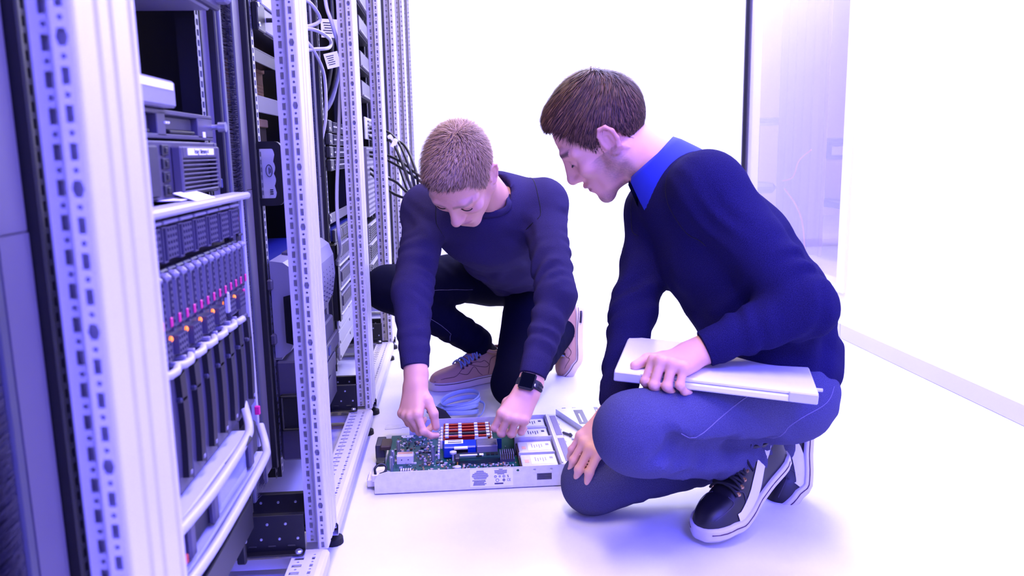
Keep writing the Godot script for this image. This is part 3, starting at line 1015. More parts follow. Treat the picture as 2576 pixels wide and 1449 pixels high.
func bay_battery() -> void:
	# ---- drawer near the top
	var t := gear("rack_storage_box", "lilac-grey rack box with a black frame and round knob", "storage", 2, 1.0, -0.12)
	put(t, "body", bx(Vector3(0.0, 0.03, -0.2), Vector3(0.44, 0.06, 0.4), 0.002), M.case_dark)
	put(t, "front", bx(Vector3(0.03, 0.022, 0.005), Vector3(0.4, 0.044, 0.008), 0.002), M.case_light)
	put(t, "frame", bx(Vector3(-0.2, 0.022, 0.004), Vector3(0.06, 0.052, 0.012), 0.002), M.case_black)
	put(t, "upper_panel", bx(Vector3(0.02, 0.075, 0.006), Vector3(0.43, 0.055, 0.01), 0.002), M.case_white)
	var h := Sh.new()
	h.lathe(Vector3(-0.155, 0.024, 0.008), Vector3.BACK, [Vector2(0.0045, 0), Vector2(0.0045, 0.014), Vector2(0.008, 0.015), Vector2(0.0085, 0.028), Vector2(0.006, 0.03), Vector2(0, 0.03)], 12)
	put(t, "knob", h.mesh(), M.case_black)
	screws(t, [Vector3(-0.225, 0.042, 0.011), Vector3(-0.225, 0.006, 0.011)], M.steel, 0.005)
	# ---- black sheet put in for the shadow below the drawer
	t = gear("rack_shelf", "added black sheet standing for the shadow under the box with the round knob", "shelf", 2, 0.968, -0.13)
	put(t, "plate", bx(Vector3(0, 0, -0.22), Vector3(0.45, 0.004, 0.44), 0.001), M.case_black)
	put(t, "edge", bx(Vector3(0, -0.012, -0.002), Vector3(0.46, 0.026, 0.003), 0.001), M.case_black)
	# ---- units seen at the back of the rack
	t = gear("rear_unit", "beige unit with a pierced panel deep inside the rack", "electronics", 2, 0.885, -0.22)
	put(t, "body", bx(Vector3(0.12, 0.07, -0.1), Vector3(0.3, 0.15, 0.2), 0.003), M.beige)
	put(t, "pierced_panel", grid_holes(0.26, 0.04, 26, 5, 0.5, 0.5), M.beige, Vector3(-0.01, 0.01, 0.004))
	put(t, "lid", bx(Vector3(0.12, 0.1, 0.004), Vector3(0.28, 0.05, 0.006), 0.002), M.beige)
	t = gear("rear_unit", "brown unit with round holes deep inside the rack", "electronics", 2, 0.7, -0.22)
	put(t, "body", bx(Vector3(0.12, 0.07, -0.1), Vector3(0.3, 0.13, 0.2), 0.003), M.brown)
	put(t, "top_edge", bx(Vector3(0.12, 0.14, 0.0), Vector3(0.3, 0.02, 0.01), 0.002), M.beige)
	screws(t, [Vector3(0.02, 0.1, 0.001), Vector3(0.02, 0.07, 0.001), Vector3(0.03, 0.04, 0.001)], M.steel, 0.005)
	t = gear("blank_panel", "plain blue-grey blanking panel above the handled unit", "panel", 2, 0.846, -0.13)
	put(t, "sheet", bx(Vector3(0, 0.0165, 0), Vector3(0.48, 0.033, 0.003), 0.001), M.case_mid)
	put(t, "fold", bx(Vector3(0, 0.032, -0.01), Vector3(0.48, 0.002, 0.02)), M.case_mid)
	# ---- handled unit
	t = gear("storage_unit", "silver storage unit with a black finger-grip pull handle", "storage", 2, 0.667, -0.135)
	put(t, "body", bx(Vector3(0.0, 0.061, -0.25), Vector3(0.44, 0.12, 0.5), 0.003), M.case_light)
	put(t, "bezel", bx(Vector3(0.06, 0.061, 0.004), Vector3(0.36, 0.12, 0.01), 0.003), M.case_white)
	put(t, "slotted_face", vent_box(0.32, 0.11, 4, 7, 0.94, 0.3, 0.012), M.case_white, Vector3(-0.1, 0.006, 0.009))
	var pl := put(t, "grip_plate", bx(Vector3(-0.214, 0.061, 0.024), Vector3(0.004, 0.1, 0.05), 0.001), M.plate_white)
	pl.set_meta("label", "silver plate with an oval mark")
	h = Sh.new()
	var oval := []
	for i in 24:
		oval.append(Vector3(-0.2165, 0.066 + 0.0115 * sin(TAU * i / 24), 0.023 + 0.006 * cos(TAU * i / 24)))
	h.tube(PackedVector3Array(oval), 0.0007, 5, true)
	h.box(Vector3(-0.2164, 0.066, 0.023), Vector3(0.001, 0.012, 0.0012))
	h.box(Vector3(-0.2164, 0.066, 0.0255), Vector3(0.001, 0.008, 0.0012))
	put(pl, "oval_mark", h.mesh(), M.ink)
	for i in 3:
		put(pl, "print_line", bx(Vector3(-0.2164, 0.029 - i * 0.004, 0.0255), Vector3(0.0008, 0.002, 0.006)), M.ink)
	handle_loop(t)
	put(t, "handle_strap", bx(Vector3(-0.26, 0.112, 0.0), Vector3(0.09, 0.012, 0.006), 0.001), M.case_black)
	put(t, "handle_strap", bx(Vector3(-0.26, 0.01, 0.0), Vector3(0.09, 0.012, 0.006), 0.001), M.case_black)
	# ---- rounded battery unit
	t = gear("battery_unit", "dark battery unit with a rounded grey front and a vented top edge", "power supply", 2, 0.362, -0.12)
	var prof := PackedVector2Array()
	for p in [Vector2(-0.55, 0.0), Vector2(0.012, 0.0), Vector2(0.03, 0.012), Vector2(0.048, 0.05), Vector2(0.056, 0.1), Vector2(0.054, 0.15), Vector2(0.044, 0.178), Vector2(0.026, 0.192), Vector2(0.004, 0.196), Vector2(-0.55, 0.196)]:
		prof.append(p)
	h = Sh.new()
	h.x = Transform3D(Basis(Vector3(0, 0, 1), Vector3(0, 1, 0), Vector3(-1, 0, 0)), Vector3.ZERO)
	h.prism(PackedVector2Array([Vector2(-0.55, 0.001), Vector2(0.0, 0.001), Vector2(0.0, 0.195), Vector2(-0.55, 0.195)]), -0.22, 0.22)
	put(t, "body", h.mesh(), M.blue_case)
	h = Sh.new()
	h.x = Transform3D(Basis(Vector3(0, 0, 1), Vector3(0, 1, 0), Vector3(-1, 0, 0)), Vector3.ZERO)
	h.prism(PackedVector2Array([Vector2(0.0, 0.0), Vector2(0.012, 0.0), Vector2(0.03, 0.012), Vector2(0.048, 0.05), Vector2(0.056, 0.1), Vector2(0.054, 0.15), Vector2(0.044, 0.178), Vector2(0.026, 0.192), Vector2(0.0, 0.196)]), -0.235, 0.235)
	put(t, "front_cover", h.mesh(), M.case_light)
	for i in 24:
		put(t, "vent_rib", bx(Vector3(-0.13 + i * 0.015, 0.1965, 0.014), Vector3(0.006, 0.008, 0.022), 0.001), M.case_mid)
	h = Sh.new()
	for i in 9:
		for j in 8:
			h.x = Transform3D(Basis.IDENTITY, Vector3(-0.16 + i * 0.045, 0.05 + j * 0.011, 0.0505 + 0.0045 * sin(j * 0.35)))
			h.box(Vector3.ZERO, Vector3(0.004, 0.003, 0.004))
	put(t, "dot_pattern", h.mesh(), M.case_mid)
	h = Sh.new()
	h.prism(PackedVector2Array([Vector2(-0.07, 0.0), Vector2(0.0, 0.012), Vector2(0.0, 0.105), Vector2(-0.07, 0.125)]), -0.002, 0.002)
	var sp := put(t, "side_bracket", h.mesh(), M.case_dark, Vector3(-0.24, 0.02, 0.025))
	sp.rotation.y = 1.1
	for y in [0.04, 0.15]:
		put(t, "lug", bx(Vector3(-0.242, y, 0.0), Vector3(0.014, 0.022, 0.012), 0.003), M.case_mid)
	# ---- lower server
	t = gear("rack_server", "pale server with a pierced front and black latch below the battery unit", "server", 2, 0.142, -0.12)
	put(t, "body", bx(Vector3(0, 0.108, -0.28), Vector3(0.44, 0.212, 0.56), 0.003), M.case_light)
	put(t, "top_sheet", bx(Vector3(0, 0.215, -0.24), Vector3(0.45, 0.003, 0.5)), M.case_white)
	put(t, "warning_label", bx(Vector3(0.06, 0.2175, -0.06), Vector3(0.06, 0.0008, 0.03)), M.magenta)
	put(t, "warning_label", bx(Vector3(0.06, 0.2175, -0.02), Vector3(0.06, 0.0008, 0.02)), M.paper)
	put(t, "front_frame", bx(Vector3(0, 0.108, 0.022), Vector3(0.474, 0.21, 0.044), 0.004), M.case_mid)
	put(t, "pierced_strip", vent_box(0.03, 0.2, 3, 20, 0.62, 0.55, 0.01), M.case_light, Vector3(-0.2, 0.008, 0.044))
	for i in 5:
		var c := put(t, "drive_carrier", bx(Vector3(-0.05 + 0.07 * (i % 4), 0.02 + i * 0.0425, 0.047), Vector3(0.22, 0.036, 0.008), 0.002), M.case_mid)
		put(c, "insert", bx(Vector3(-0.1 + 0.07 * (i % 4), 0.02 + i * 0.0425, 0.0515), Vector3(0.03, 0.02, 0.002)), M.blue_case if i % 2 else M.case_white)
	var lat := put(t, "latch", bx(Vector3(-0.234, 0.108, 0.03), Vector3(0.016, 0.075, 0.05), 0.004), M.case_black)
	for q in [[0.1425, 0.03, 0.006, 0.05], [0.0735, 0.03, 0.006, 0.05], [0.108, 0.008, 0.075, 0.006], [0.108, 0.052, 0.075, 0.006]]:
		put(lat, "latch_rim", bx(Vector3(-0.246, q[0], q[1]), Vector3(0.012, q[2], q[3]), 0.002), M.case_black)
	# ---- cables lying in the open space
	cable("power_cable", "brown cable looping inside the rack behind the battery unit", [Vector3(-0.35, 0.6, -1.62), Vector3(-0.3, 0.575, -1.72), Vector3(-0.24, 0.59, -1.8), Vector3(-0.26, 0.64, -1.9), Vector3(-0.4, 0.66, -1.95)], 0.005, M.beige)
	cable("power_cable", "dark cable hanging in the open rack above the battery unit", [Vector3(-0.3, 0.7, -1.68), Vector3(-0.32, 0.64, -1.7), Vector3(-0.36, 0.575, -1.76), Vector3(-0.45, 0.57, -1.85)], 0.004, M.cable_black)

func bay_switches() -> void:
	# ---- four switches
	var face := vent_box(0.34, 0.012, 24, 1, 0.74, 0.8, 0.011)
	for i in 4:
		var which: String = ["topmost", "second from the top", "third from the top", "lowest"][i]
		var t := gear("network_switch", "dark-eared network switch with port rows, %s of four" % which, "network switch", 3, 0.826 - i * 0.0378, -0.12, "network switches stacked in the rack")
		put(t, "body", bx(Vector3(0, 0.018, -0.15), Vector3(0.44, 0.034, 0.3), 0.002), M.case_grey)
		put(t, "front", bx(Vector3(0.03, 0.018, -0.002), Vector3(0.41, 0.033, 0.005), 0.001), M.case_light)
		var ear := put(t, "mounting_ear", bx(Vector3(-0.207, 0.018, 0.006), Vector3(0.062, 0.034, 0.014), 0.003), M.case_dark)
		screws(ear, [Vector3(-0.225, 0.01, 0.013)], M.steel, 0.004)
		for r in 2:
			put(t, "port_row", face, M.case_grey, Vector3(-0.14, 0.004 + r * 0.0155, 0.0005))
		put(t, "status_strip", bx(Vector3(0.03, 0.0178, 0.011), Vector3(0.34, 0.003, 0.002)), M.case_white)
	# ---- small white adapter above them
	var ad := gear("power_adapter", "small white three-part adapter standing over the switches", "adapter", 3, 0.866, -0.13)
	for i in 3:
		put(ad, "block", bx(Vector3(-0.12, 0.018 + i * 0.034, -0.03), Vector3(0.05, 0.031, 0.03), 0.004), M.case_light)
	# ---- grey shelf
	var s := gear("rack_shelf", "grey shelf crossing the open space below the switches", "shelf", 3, 0.56, -0.12)
	put(s, "plate", bx(Vector3(0, 0.002, -0.2), Vector3(0.44, 0.003, 0.4)), M.case_dark)
	put(s, "edge", bx(Vector3(0, 0.014, 0), Vector3(0.482, 0.03, 0.003), 0.001), M.case_mid)
	screws(s, [Vector3(-0.23, 0.022, 0.002), Vector3(-0.23, 0.007, 0.002)], M.steel, 0.005)
	# ---- disk arrays, three shelves of carriers
	var carrier := bx(Vector3(0, 0.029, 0.0), Vector3(0.0125, 0.05, 0.016), 0.002)
	var vent := vent_box(0.075, 0.05, 5, 11, 0.8, 0.5, 0.01)
	for i in 3:
		var which: String = ["under the grey shelf", "in the middle", "above the white panels"][i]
		var y: float = [0.43, 0.356, 0.282][i]
		var t := gear("disk_array", "disk array of upright silver carriers, the one " + which, "disk array", 3, y, -0.114, "disk arrays in the third rack")
		put(t, "body", bx(Vector3(0, 0.036, -0.25), Vector3(0.444, 0.07, 0.5), 0.002), M.case_dark)
		put(t, "frame", bx(Vector3(0, 0.036, 0.001), Vector3(0.476, 0.071, 0.006), 0.002), M.case_dark)
		put(t, "ledge", bx(Vector3(0, 0.004, 0.008), Vector3(0.474, 0.006, 0.016), 0.002), M.case_white)
		for j in 16:
			var c := put(t, "drive_carrier", carrier, M.case_light, Vector3(-0.205 + j * 0.0148, 0.008, 0.006))
			put(c, "lever", bx(Vector3(0, 0.034, 0.0095), Vector3(0.009, 0.03, 0.005), 0.001), M.case_mid)
		put(t, "vent", vent, M.case_grey, Vector3(0.055, 0.012, 0.004))
		put(t, "vent", vent, M.case_grey, Vector3(0.145, 0.012, 0.004))
	var sv := gear("rack_server", "blue-topped server with a row of slotted carriers under the grey shelf", "server", 3, 0.503, -0.114)
	put(sv, "body", bx(Vector3(0, 0.02, -0.25), Vector3(0.44, 0.036, 0.5), 0.002), M.blue_case)
	put(sv, "bezel", bx(Vector3(0, 0.02, 0.003), Vector3(0.476, 0.038, 0.008), 0.002), M.case_grey)
	for j in 12:
		put(sv, "carrier_slot", bx(Vector3(-0.19 + j * 0.034, 0.02, 0.008), Vector3(0.026, 0.026, 0.006), 0.002), M.case_dark if j % 3 == 0 else M.case_mid)
	var cm := gear("cable_duct", "tall black cable duct beside the disk arrays", "cable duct", 3, 0.27, -0.13)
	put(cm, "channel", bx(Vector3(-0.236, 0.115, 0.0), Vector3(0.03, 0.23, 0.05), 0.003), M.case_black)
	put(cm, "cover", bx(Vector3(-0.236, 0.115, 0.027), Vector3(0.034, 0.232, 0.004), 0.001), M.case_black)
	# ---- white blanking panels
	for i in 3:
		var which: String = ["upper", "middle", "lower"][i]
		var t := gear("blank_panel", "white screwed blanking panel, %s of the three" % which, "panel", 3, 0.236 - i * 0.0455, -0.114, "white blanking panels")
		put(t, "sheet", bx(Vector3(0, 0.022, 0), Vector3(0.48, 0.0435, 0.006), 0.0015), M.case_white)
		screws(t, [Vector3(-0.228, 0.011, 0.003), Vector3(-0.0, 0.033, 0.003), Vector3(0.228, 0.011, 0.003)], M.case_mid, 0.005)

func bay_far() -> void:
	for i in 4:
		var which: String = ["uppermost", "second", "third", "lowest"][i]
		var t := gear("rack_server", "slim grey rack unit high in the cabled rack, %s from the top" % which, "server", 4, [1.33, 1.22, 1.09, 0.98][i], -0.1, "slim units in the cabled rack")
		put(t, "body", bx(Vector3(0, 0.03, -0.2), Vector3(0.44, 0.06, 0.4), 0.002), M.case_dark)
		put(t, "front", bx(Vector3(0, 0.03, 0.004), Vector3(0.476, 0.06, 0.008), 0.002), M.case_mid)
		put(t, "edge", bx(Vector3(0, 0.003, 0.01), Vector3(0.476, 0.006, 0.01), 0.001), M.case_light)
	var p := gear("patch_panel", "white ribbed patch panel where the black cables leave the rack", "patch panel", 4, 0.82, -0.09)
	put(p, "sheet", bx(Vector3(0, 0.04, 0), Vector3(0.48, 0.085, 0.006), 0.002), M.case_white)
	for i in 5:
		put(p, "rib", bx(Vector3(0.04, 0.012 + i * 0.014, 0.005), Vector3(0.38, 0.006, 0.006), 0.001), M.case_mid)
	p = gear("storage_unit", "silver unit with a square-holed grid face in the cabled rack", "storage", 4, 0.51, -0.1)
	put(p, "body", bx(Vector3(0, 0.14, -0.2), Vector3(0.44, 0.28, 0.4), 0.002), M.case_grey)
	put(p, "grid_face", vent_box(0.46, 0.27, 18, 14, 0.6, 0.5, 0.012), M.case_light, Vector3(-0.23, 0.005, 0.0))
	for i in 4:
		var which: String = ["uppermost", "second", "third", "lowest"][i]
		var t := gear("rack_server", "grey louvred server low in the cabled rack, %s of its stack" % which, "server", 4, 0.41 - i * 0.078, -0.1, "louvred servers in the cabled rack")
		put(t, "body", bx(Vector3(0, 0.036, -0.2), Vector3(0.44, 0.07, 0.4), 0.002), M.case_dark)
		put(t, "front", bx(Vector3(0, 0.036, 0.003), Vector3(0.476, 0.07, 0.006), 0.002), M.case_mid)
		for j in 6:
			put(t, "louvre", bx(Vector3(0, 0.012 + j * 0.009, 0.008), Vector3(0.42, 0.004, 0.005), 0.001), M.case_grey)
		put(t, "ledge", bx(Vector3(0, 0.072, 0.01), Vector3(0.476, 0.005, 0.014), 0.001), M.case_white)

func cable(called: String, label: String, pts: Array, r: float, m: Material, group := "", plug := false) -> Node3D:
	var h := Sh.new()
	h.tube(spline(pts, 7), r, 8)
	if not plug:
		return solo(called, h.mesh(), m, label, "cable", group)
	var t := thing(called, label, "cable", Vector3.ZERO, 0.0, group)
	put(t, "cord", h.mesh(), m)
	h = Sh.new()
	var e: Vector3 = pts[pts.size() - 1]
	var d: Vector3 = (e - pts[pts.size() - 2]).normalized()
	h.tube(PackedVector3Array([e, e + d * 0.008, e + d * 0.022, e + d * 0.024]), [r * 1.2, r * 2.0, r * 2.0, r * 1.4], 4)
	put(t, "plug", h.mesh(), M.cable_grey)
	return t

func cables() -> void:
	# white cables hanging in front of the switches
	cable("network_cable", "long white cable hanging down in front of the four switches", [Vector3(-0.075, 1.32, -2.2), Vector3(-0.071, 1.157, -2.2), Vector3(-0.057, 1.097, -2.2), Vector3(-0.045, 1.012, -2.25), Vector3(-0.055, 0.898, -2.25), Vector3(-0.066, 0.771, -2.25), Vector3(-0.077, 0.641, -2.25), Vector3(-0.077, 0.542, -2.25), Vector3(-0.082, 0.491, -2.3), Vector3(-0.1, 0.455, -2.36)], 0.005, M.cable_white, "", true)
	cable("network_cable", "white cable bulging in a wide loop beside the paper tags", [Vector3(-0.13, 1.085, -2.18), Vector3(-0.1, 1.083, -2.22), Vector3(-0.079, 1.072, -2.3), Vector3(-0.083, 1.05, -2.3), Vector3(-0.11, 1.036, -2.22), Vector3(-0.14, 1.03, -2.2)], 0.005, M.cable_white)
	cable("network_cable", "white cable in a small loop near the top of the frame", [Vector3(-0.13, 1.16, -2.18), Vector3(-0.108, 1.147, -2.2), Vector3(-0.095, 1.118, -2.25), Vector3(-0.11, 1.097, -2.22), Vector3(-0.14, 1.09, -2.2)], 0.005, M.cable_white)
	cable("network_cable", "white cable running down behind the adapter to the switches", [Vector3(-0.13, 1.06, -2.2), Vector3(-0.11, 1.03, -2.22), Vector3(-0.1, 0.976, -2.3), Vector3(-0.106, 0.871, -2.33), Vector3(-0.125, 0.8, -2.35), Vector3(-0.14, 0.74, -2.36)], 0.0045, M.cable_white)
	# thick dark bundle with paper tags
	var tops := [Vector3(-0.075, 1.34, -2.5), Vector3(-0.09, 1.34, -2.52), Vector3(-0.1, 1.34, -2.48), Vector3(-0.085, 1.34, -2.55), Vector3(-0.11, 1.34, -2.56)]
	for i in 5:
		var a: Vector3 = tops[i]
		cable("power_cable", "%s cable of the bundle that carries the paper tags" % ["leftmost", "second dark", "third dark", "fourth dark", "innermost"][i], [a, a + Vector3(0.004, -0.14, 0), a + Vector3(0.0, -0.24, 0.0), a + Vector3(-0.02, -0.34, -0.05), a + Vector3(-0.06, -0.43, -0.07 - 0.01 * i), a + Vector3(-0.14, -0.5, -0.08)], 0.006, M.cable_black if i % 3 else M.cable_grey, "tagged cable bundle")
	var spots := [[Vector3(-0.092, 1.115, -2.4), 0.05, 0.0], [Vector3(-0.092, 1.03, -2.42), 0.042, 0.25], [Vector3(-0.066, 1.07, -2.5), 0.036, -0.1]]
	for i in 3:
		var s: Array = spots[i]
		var t := thing("paper_tag", "white printed cable tag, %s" % ["uppermost, behind the long white cable", "lower one turned beside the white loop", "narrow one at the rack post"][i], "tag", s[0], PI * 0.13, "paper tags on the cables")
		t.rotation.z = s[2]
		put(t, "card", bx(Vector3.ZERO, Vector3(s[1], s[1] * 1.02, 0.0006)), M.paper)
		for j in 5:
			put(t, "print_line", bx(Vector3(-s[1] * 0.1, s[1] * (0.3 - 0.14 * j), 0.0006), Vector3(s[1] * (0.55 - 0.08 * (j % 3)), s[1] * 0.05, 0.0005)), M.ink)
	# black cables drooping from the patch panel into the aisle
	var ends := [[Vector3(-0.085, 0.862, -3.3), Vector3(-0.03, 0.856, -3.3), Vector3(0.03, 0.81, -3.22), Vector3(0.075, 0.72, -3.12), Vector3(0.1, 0.62, -3.1), Vector3(0.085, 0.585, -3.12), Vector3(0.05, 0.66, -3.2), Vector3(0.02, 0.75, -3.28)],
		[Vector3(-0.085, 0.845, -3.3), Vector3(-0.03, 0.835, -3.28), Vector3(0.02, 0.79, -3.2), Vector3(0.055, 0.71, -3.14), Vector3(0.09, 0.61, -3.1), Vector3(0.097, 0.59, -3.1)],
		[Vector3(-0.085, 0.825, -3.3), Vector3(-0.04, 0.81, -3.28), Vector3(0.0, 0.812, -3.26), Vector3(0.06, 0.79, -3.2), Vector3(0.105, 0.69, -3.1), Vector3(0.11, 0.61, -3.1)],
		[Vector3(-0.09, 0.768, -3.3), Vector3(-0.03, 0.758, -3.28), Vector3(0.04, 0.73, -3.2), Vector3(0.1, 0.688, -3.1), Vector3(0.17, 0.64, -3.02)],
		[Vector3(-0.09, 0.752, -3.3), Vector3(-0.02, 0.735, -3.28), Vector3(0.05, 0.7, -3.2), Vector3(0.12, 0.655, -3.08), Vector3(0.17, 0.6, -3.02)],
		[Vector3(-0.09, 0.705, -3.3), Vector3(-0.04, 0.672, -3.28), Vector3(0.02, 0.65, -3.2), Vector3(0.07, 0.61, -3.12), Vector3(0.16, 0.56, -3.02)],
		[Vector3(-0.09, 0.685, -3.3), Vector3(-0.05, 0.65, -3.28), Vector3(0.0, 0.61, -3.2), Vector3(0.07, 0.585, -3.12), Vector3(0.16, 0.565, -3.02)]]
	for i in ends.size():
		cable("power_cable", "black cable drooping into the aisle, %s" % ["outermost with a deep loop", "second of the deep loops", "third of the deep loops", "upper one running behind the fair head", "lower one running behind the fair head", "lower pair, upper strand", "lower pair, lower strand"][i], ends[i], 0.0055, M.cable_black, "black cables drooping into the aisle")
	var fl := [[Vector3(-0.0, 0.826, -3.24), 0.6], [Vector3(0.025, 0.81, -3.2), -0.5], [Vector3(-0.015, 0.662, -3.26), 0.5]]
	for i in 3:
		var t := thing("cable_flag", "white flag label wrapped round a black aisle cable, %s" % ["pointing down", "upper one", "lowest one"][i], "tag", fl[i][0], 0.15, "white flag labels")
		t.rotation.z = fl[i][1]
		put(t, "flag", bx(Vector3(0, -0.014, 0.006), Vector3(0.018, 0.03, 0.0008)), M.paper)
		put(t, "wrap", bx(Vector3(0, 0.0, 0.0), Vector3(0.018, 0.014, 0.014), 0.004), M.paper)
	# yellow and blue cords seen between the nearest post and its rack
	cable("fibre_cable", "yellow cord hanging inside the rack at the left edge", [Vector3(-0.2, 1.1, -0.92), Vector3(-0.19, 0.98, -0.9), Vector3(-0.17, 0.93, -0.87), Vector3(-0.19, 0.9, -0.9), Vector3(-0.21, 0.86, -0.9)], 0.004, M.cable_yellow)
	cable("fibre_cable", "yellow cord looping behind the white box", [Vector3(-0.3, 1.0, -1.2), Vector3(-0.25, 0.95, -1.12), Vector3(-0.24, 0.88, -1.1), Vector3(-0.3, 0.83, -1.1)], 0.006, M.cable_yellow)
	cable("network_cable", "blue cord hanging inside the rack at the left edge", [Vector3(-0.19, 0.92, -0.87), Vector3(-0.18, 0.86, -0.85), Vector3(-0.175, 0.8, -0.84), Vector3(-0.19, 0.74, -0.86)], 0.005, M.cable_blue)

# ---------------------------------------------------------------- the opened server blade on the floor and what lies round it
func tray() -> void:
	mat("galvanised", Color(0.85, 0.85, 0.87), 0.4, 0.2)
	grain(M.galvanised, noise_tex(0.03, Color(0.93, 0.93, 0.93), Color(1, 1, 1), 256, 3, FastNoiseLite.TYPE_CELLULAR, 3), 8.0)
	mat("pcb", Color(0.02, 0.3, 0.26), 0.35)
	mat("pcb_dark", Color(0.02, 0.2, 0.2), 0.4)
	mat("ram_red", Color(0.55, 0.05, 0.07), 0.35, 0.3)
	mat("ram_clip", Color(0.85, 0.85, 0.85), 0.3, 0.4)
	mat("baffle_blue", Color(0.03, 0.2, 0.6), 0.35)
	mat("connector_white", Color(0.86, 0.84, 0.84), 0.5)
	mat("connector_tan", Color(0.85, 0.65, 0.48), 0.6)
	mat("gold", Color(0.85, 0.62, 0.25), 0.35, 0.8)
	mat("ribbon", Color(0.55, 0.62, 0.78), 0.4)
	var smd := mat("small_parts", Color(1, 1, 1), 0.4)
	smd.vertex_color_use_as_albedo = true
	var o := v3(0.047, 0.003, -1.727)
	var t := thing("opened_server", "opened server blade with green circuit board and drives lying on the floor", "server", o)
	# local axes: x along its length to the drives, y up, -z towards its far wall
	var h := Sh.new()
	h.box(v3(0.228, 0.0015, -0.177), v3(0.456, 0.003, 0.352))
	for fx in [0.03, 0.426]:
		for fz in [-0.03, -0.32]:
			h.box(v3(fx, -0.001, fz), v3(0.02, 0.004, 0.02))
	put(t, "floor_plate", h.mesh(), M.galvanised)
	# near wall: folded sheet with four round holes and a slot cut through it
	h = Sh.new()
	h.prism(PackedVector2Array([Vector2(0.0, 0.0), Vector2(0.306, 0.0), Vector2(0.306, 0.05), Vector2(0.026, 0.05), Vector2(0.01, 0.046), Vector2(0.0, 0.032)]), -0.0012, 0.0012)
	h.perf(v3(0.306, 0.0405, 0.0012), Vector3.DOWN, Vector3.RIGHT, 0.019, 0.0024, [[0.0385, 0.0034, 0.0034, 2], [0.0385, 0.0034, 0.0034, 2], [0.0385, 0.0034, 0.0034, 2], [0.0345, 0.0034, 0.0034, 2]])
	h.perf(v3(0.306, 0.0155, 0.0012), Vector3.DOWN, Vector3.RIGHT, 0.031, 0.0024, [[0.116, 0, 0, 0], [0.034, 0.009, 0.015, 1]])
	var fw := put(t, "near_wall", h.mesh(), M.galvanised)
	var lab := put(fw, "rating_label", bx(v3(0.265, 0.026, 0.0013), v3(0.098, 0.042, 0.0004)), M.paper)
	var rng := RandomNumberGenerator.new()
	rng.seed = 5
	for i in 9:
		put(lab, "print_line", bx(v3(0.239, 0.0435 - i * 0.0024, 0.0017), v3([0.016, 0.018, 0.026, 0.034, 0.036, 0.038, 0.036, 0.03, 0.028][i], 0.0011, 0.0003)), M.print)
	for i in 5:
		put(lab, "print_line", bx(v3(0.236 + 0.002 * (i % 2), 0.0205 - i * 0.0027, 0.0017), v3(0.03 - 0.003 * (i % 3), 0.0014, 0.0003)), M.print)
	for i in 5:
		put(lab, "print_line", bx(v3(0.286, 0.0455 - i * 0.0028, 0.0017), v3([0.009, 0.029, 0.028, 0.028, 0.016][i], 0.0013, 0.0003)), M.print)
	for i in 4:
		h = Sh.new()
		var c := v3(0.274 + i * 0.0095, 0.0285, 0.0017)
		if i == 3:
			h.box(c, v3(0.0012, 0.006, 0.0003))
			h.x = Transform3D(Basis(Vector3.BACK, 0.6), c)
			h.box(Vector3.ZERO, v3(0.0008, 0.006, 0.0003))
		else:
			h.tube(ringpts(c, 0.0026, 14, 4 if i == 1 else 14), 0.0005, 4, true)
			h.box(c, v3(0.002, 0.0008, 0.0003))
		put(lab, "approval_mark", h.mesh(), M.print)
	h = Sh.new()
	h.tube(ringpts(v3(0.278, 0.0195, 0.0017), 0.0036, 14, 14), 0.0005, 4, true)
	put(lab, "approval_mark", h.mesh(), M.print)
	h = Sh.new()
	h.tube(ringpts(v3(0.293, 0.0195, 0.0017), 0.0022, 14, 14), 0.0009, 4, true)
	put(lab, "approval_mark", h.mesh(), M.print)
	put(lab, "lettering", text_mesh("CE", 0.006, 0.0003), M.print, v3(0.3045, 0.0195, 0.0018))
	put(lab, "barcode", bx(v3(0.2815, 0.0115, 0.0017), v3(0.02, 0.0032, 0.0003)), M.print)
	var lb := put(fw, "serial_label", bx(v3(0.386, 0.0235, 0.0013), v3(0.034, 0.0155, 0.0004)), M.case_mid)
	for i in 4:
		put(lb, "print_line", bx(v3([0.387, 0.38, 0.387, 0.379][i], 0.0285 - i * 0.0033, 0.0017), v3([0.028, 0.014, 0.028, 0.016][i], 0.0014, 0.0003)), M.print)
	h = Sh.new()
	h.prism(PackedVector2Array([Vector2(0.06, 0.0), Vector2(0.456, 0.0), Vector2(0.456, 0.05), Vector2(0.1, 0.05), Vector2(0.085, 0.03), Vector2(0.06, 0.03)]), -0.354, -0.352)
	put(t, "far_wall", h.mesh(), M.galvanised)
	h = Sh.new()
	h.prism(PackedVector2Array([Vector2(-0.005, 0.37), Vector2(0.0, 0.378), Vector2(0.1, 0.378), Vector2(0.1, 0.352), Vector2(0.04, 0.352), Vector2(0.04, 0.345), Vector2(-0.002, 0.34), Vector2(-0.005, 0.345)]), 0.0, 0.0015)
	var tongue := put(t, "rear_tongue", h.mesh(), M.galvanised, v3(0, 0.03, 0))
	tongue.rotation.x = -PI / 2
	# circuit board
	var pcb := put(t, "circuit_board", bx(v3(0.178, 0.009, -0.182), v3(0.33, 0.002, 0.33)), M.pcb)
	put(pcb, "board_label", bx(v3(0.055, 0.0103, -0.335), v3(0.032, 0.0006, 0.018)), M.paper)
	put(pcb, "copper_area", bx(v3(0.115, 0.0103, -0.17), v3(0.03, 0.0005, 0.1)), M.pcb_dark)
	h = Sh.new()
	h.colored = true
	var cols := [Color(0.55, 0.5, 0.45), Color(0.03, 0.03, 0.035), Color(0.5, 0.35, 0.3), Color(0.7, 0.68, 0.65), Color(0.12, 0.07, 0.05), Color(0.35, 0.36, 0.42), Color(0.6, 0.3, 0.12)]
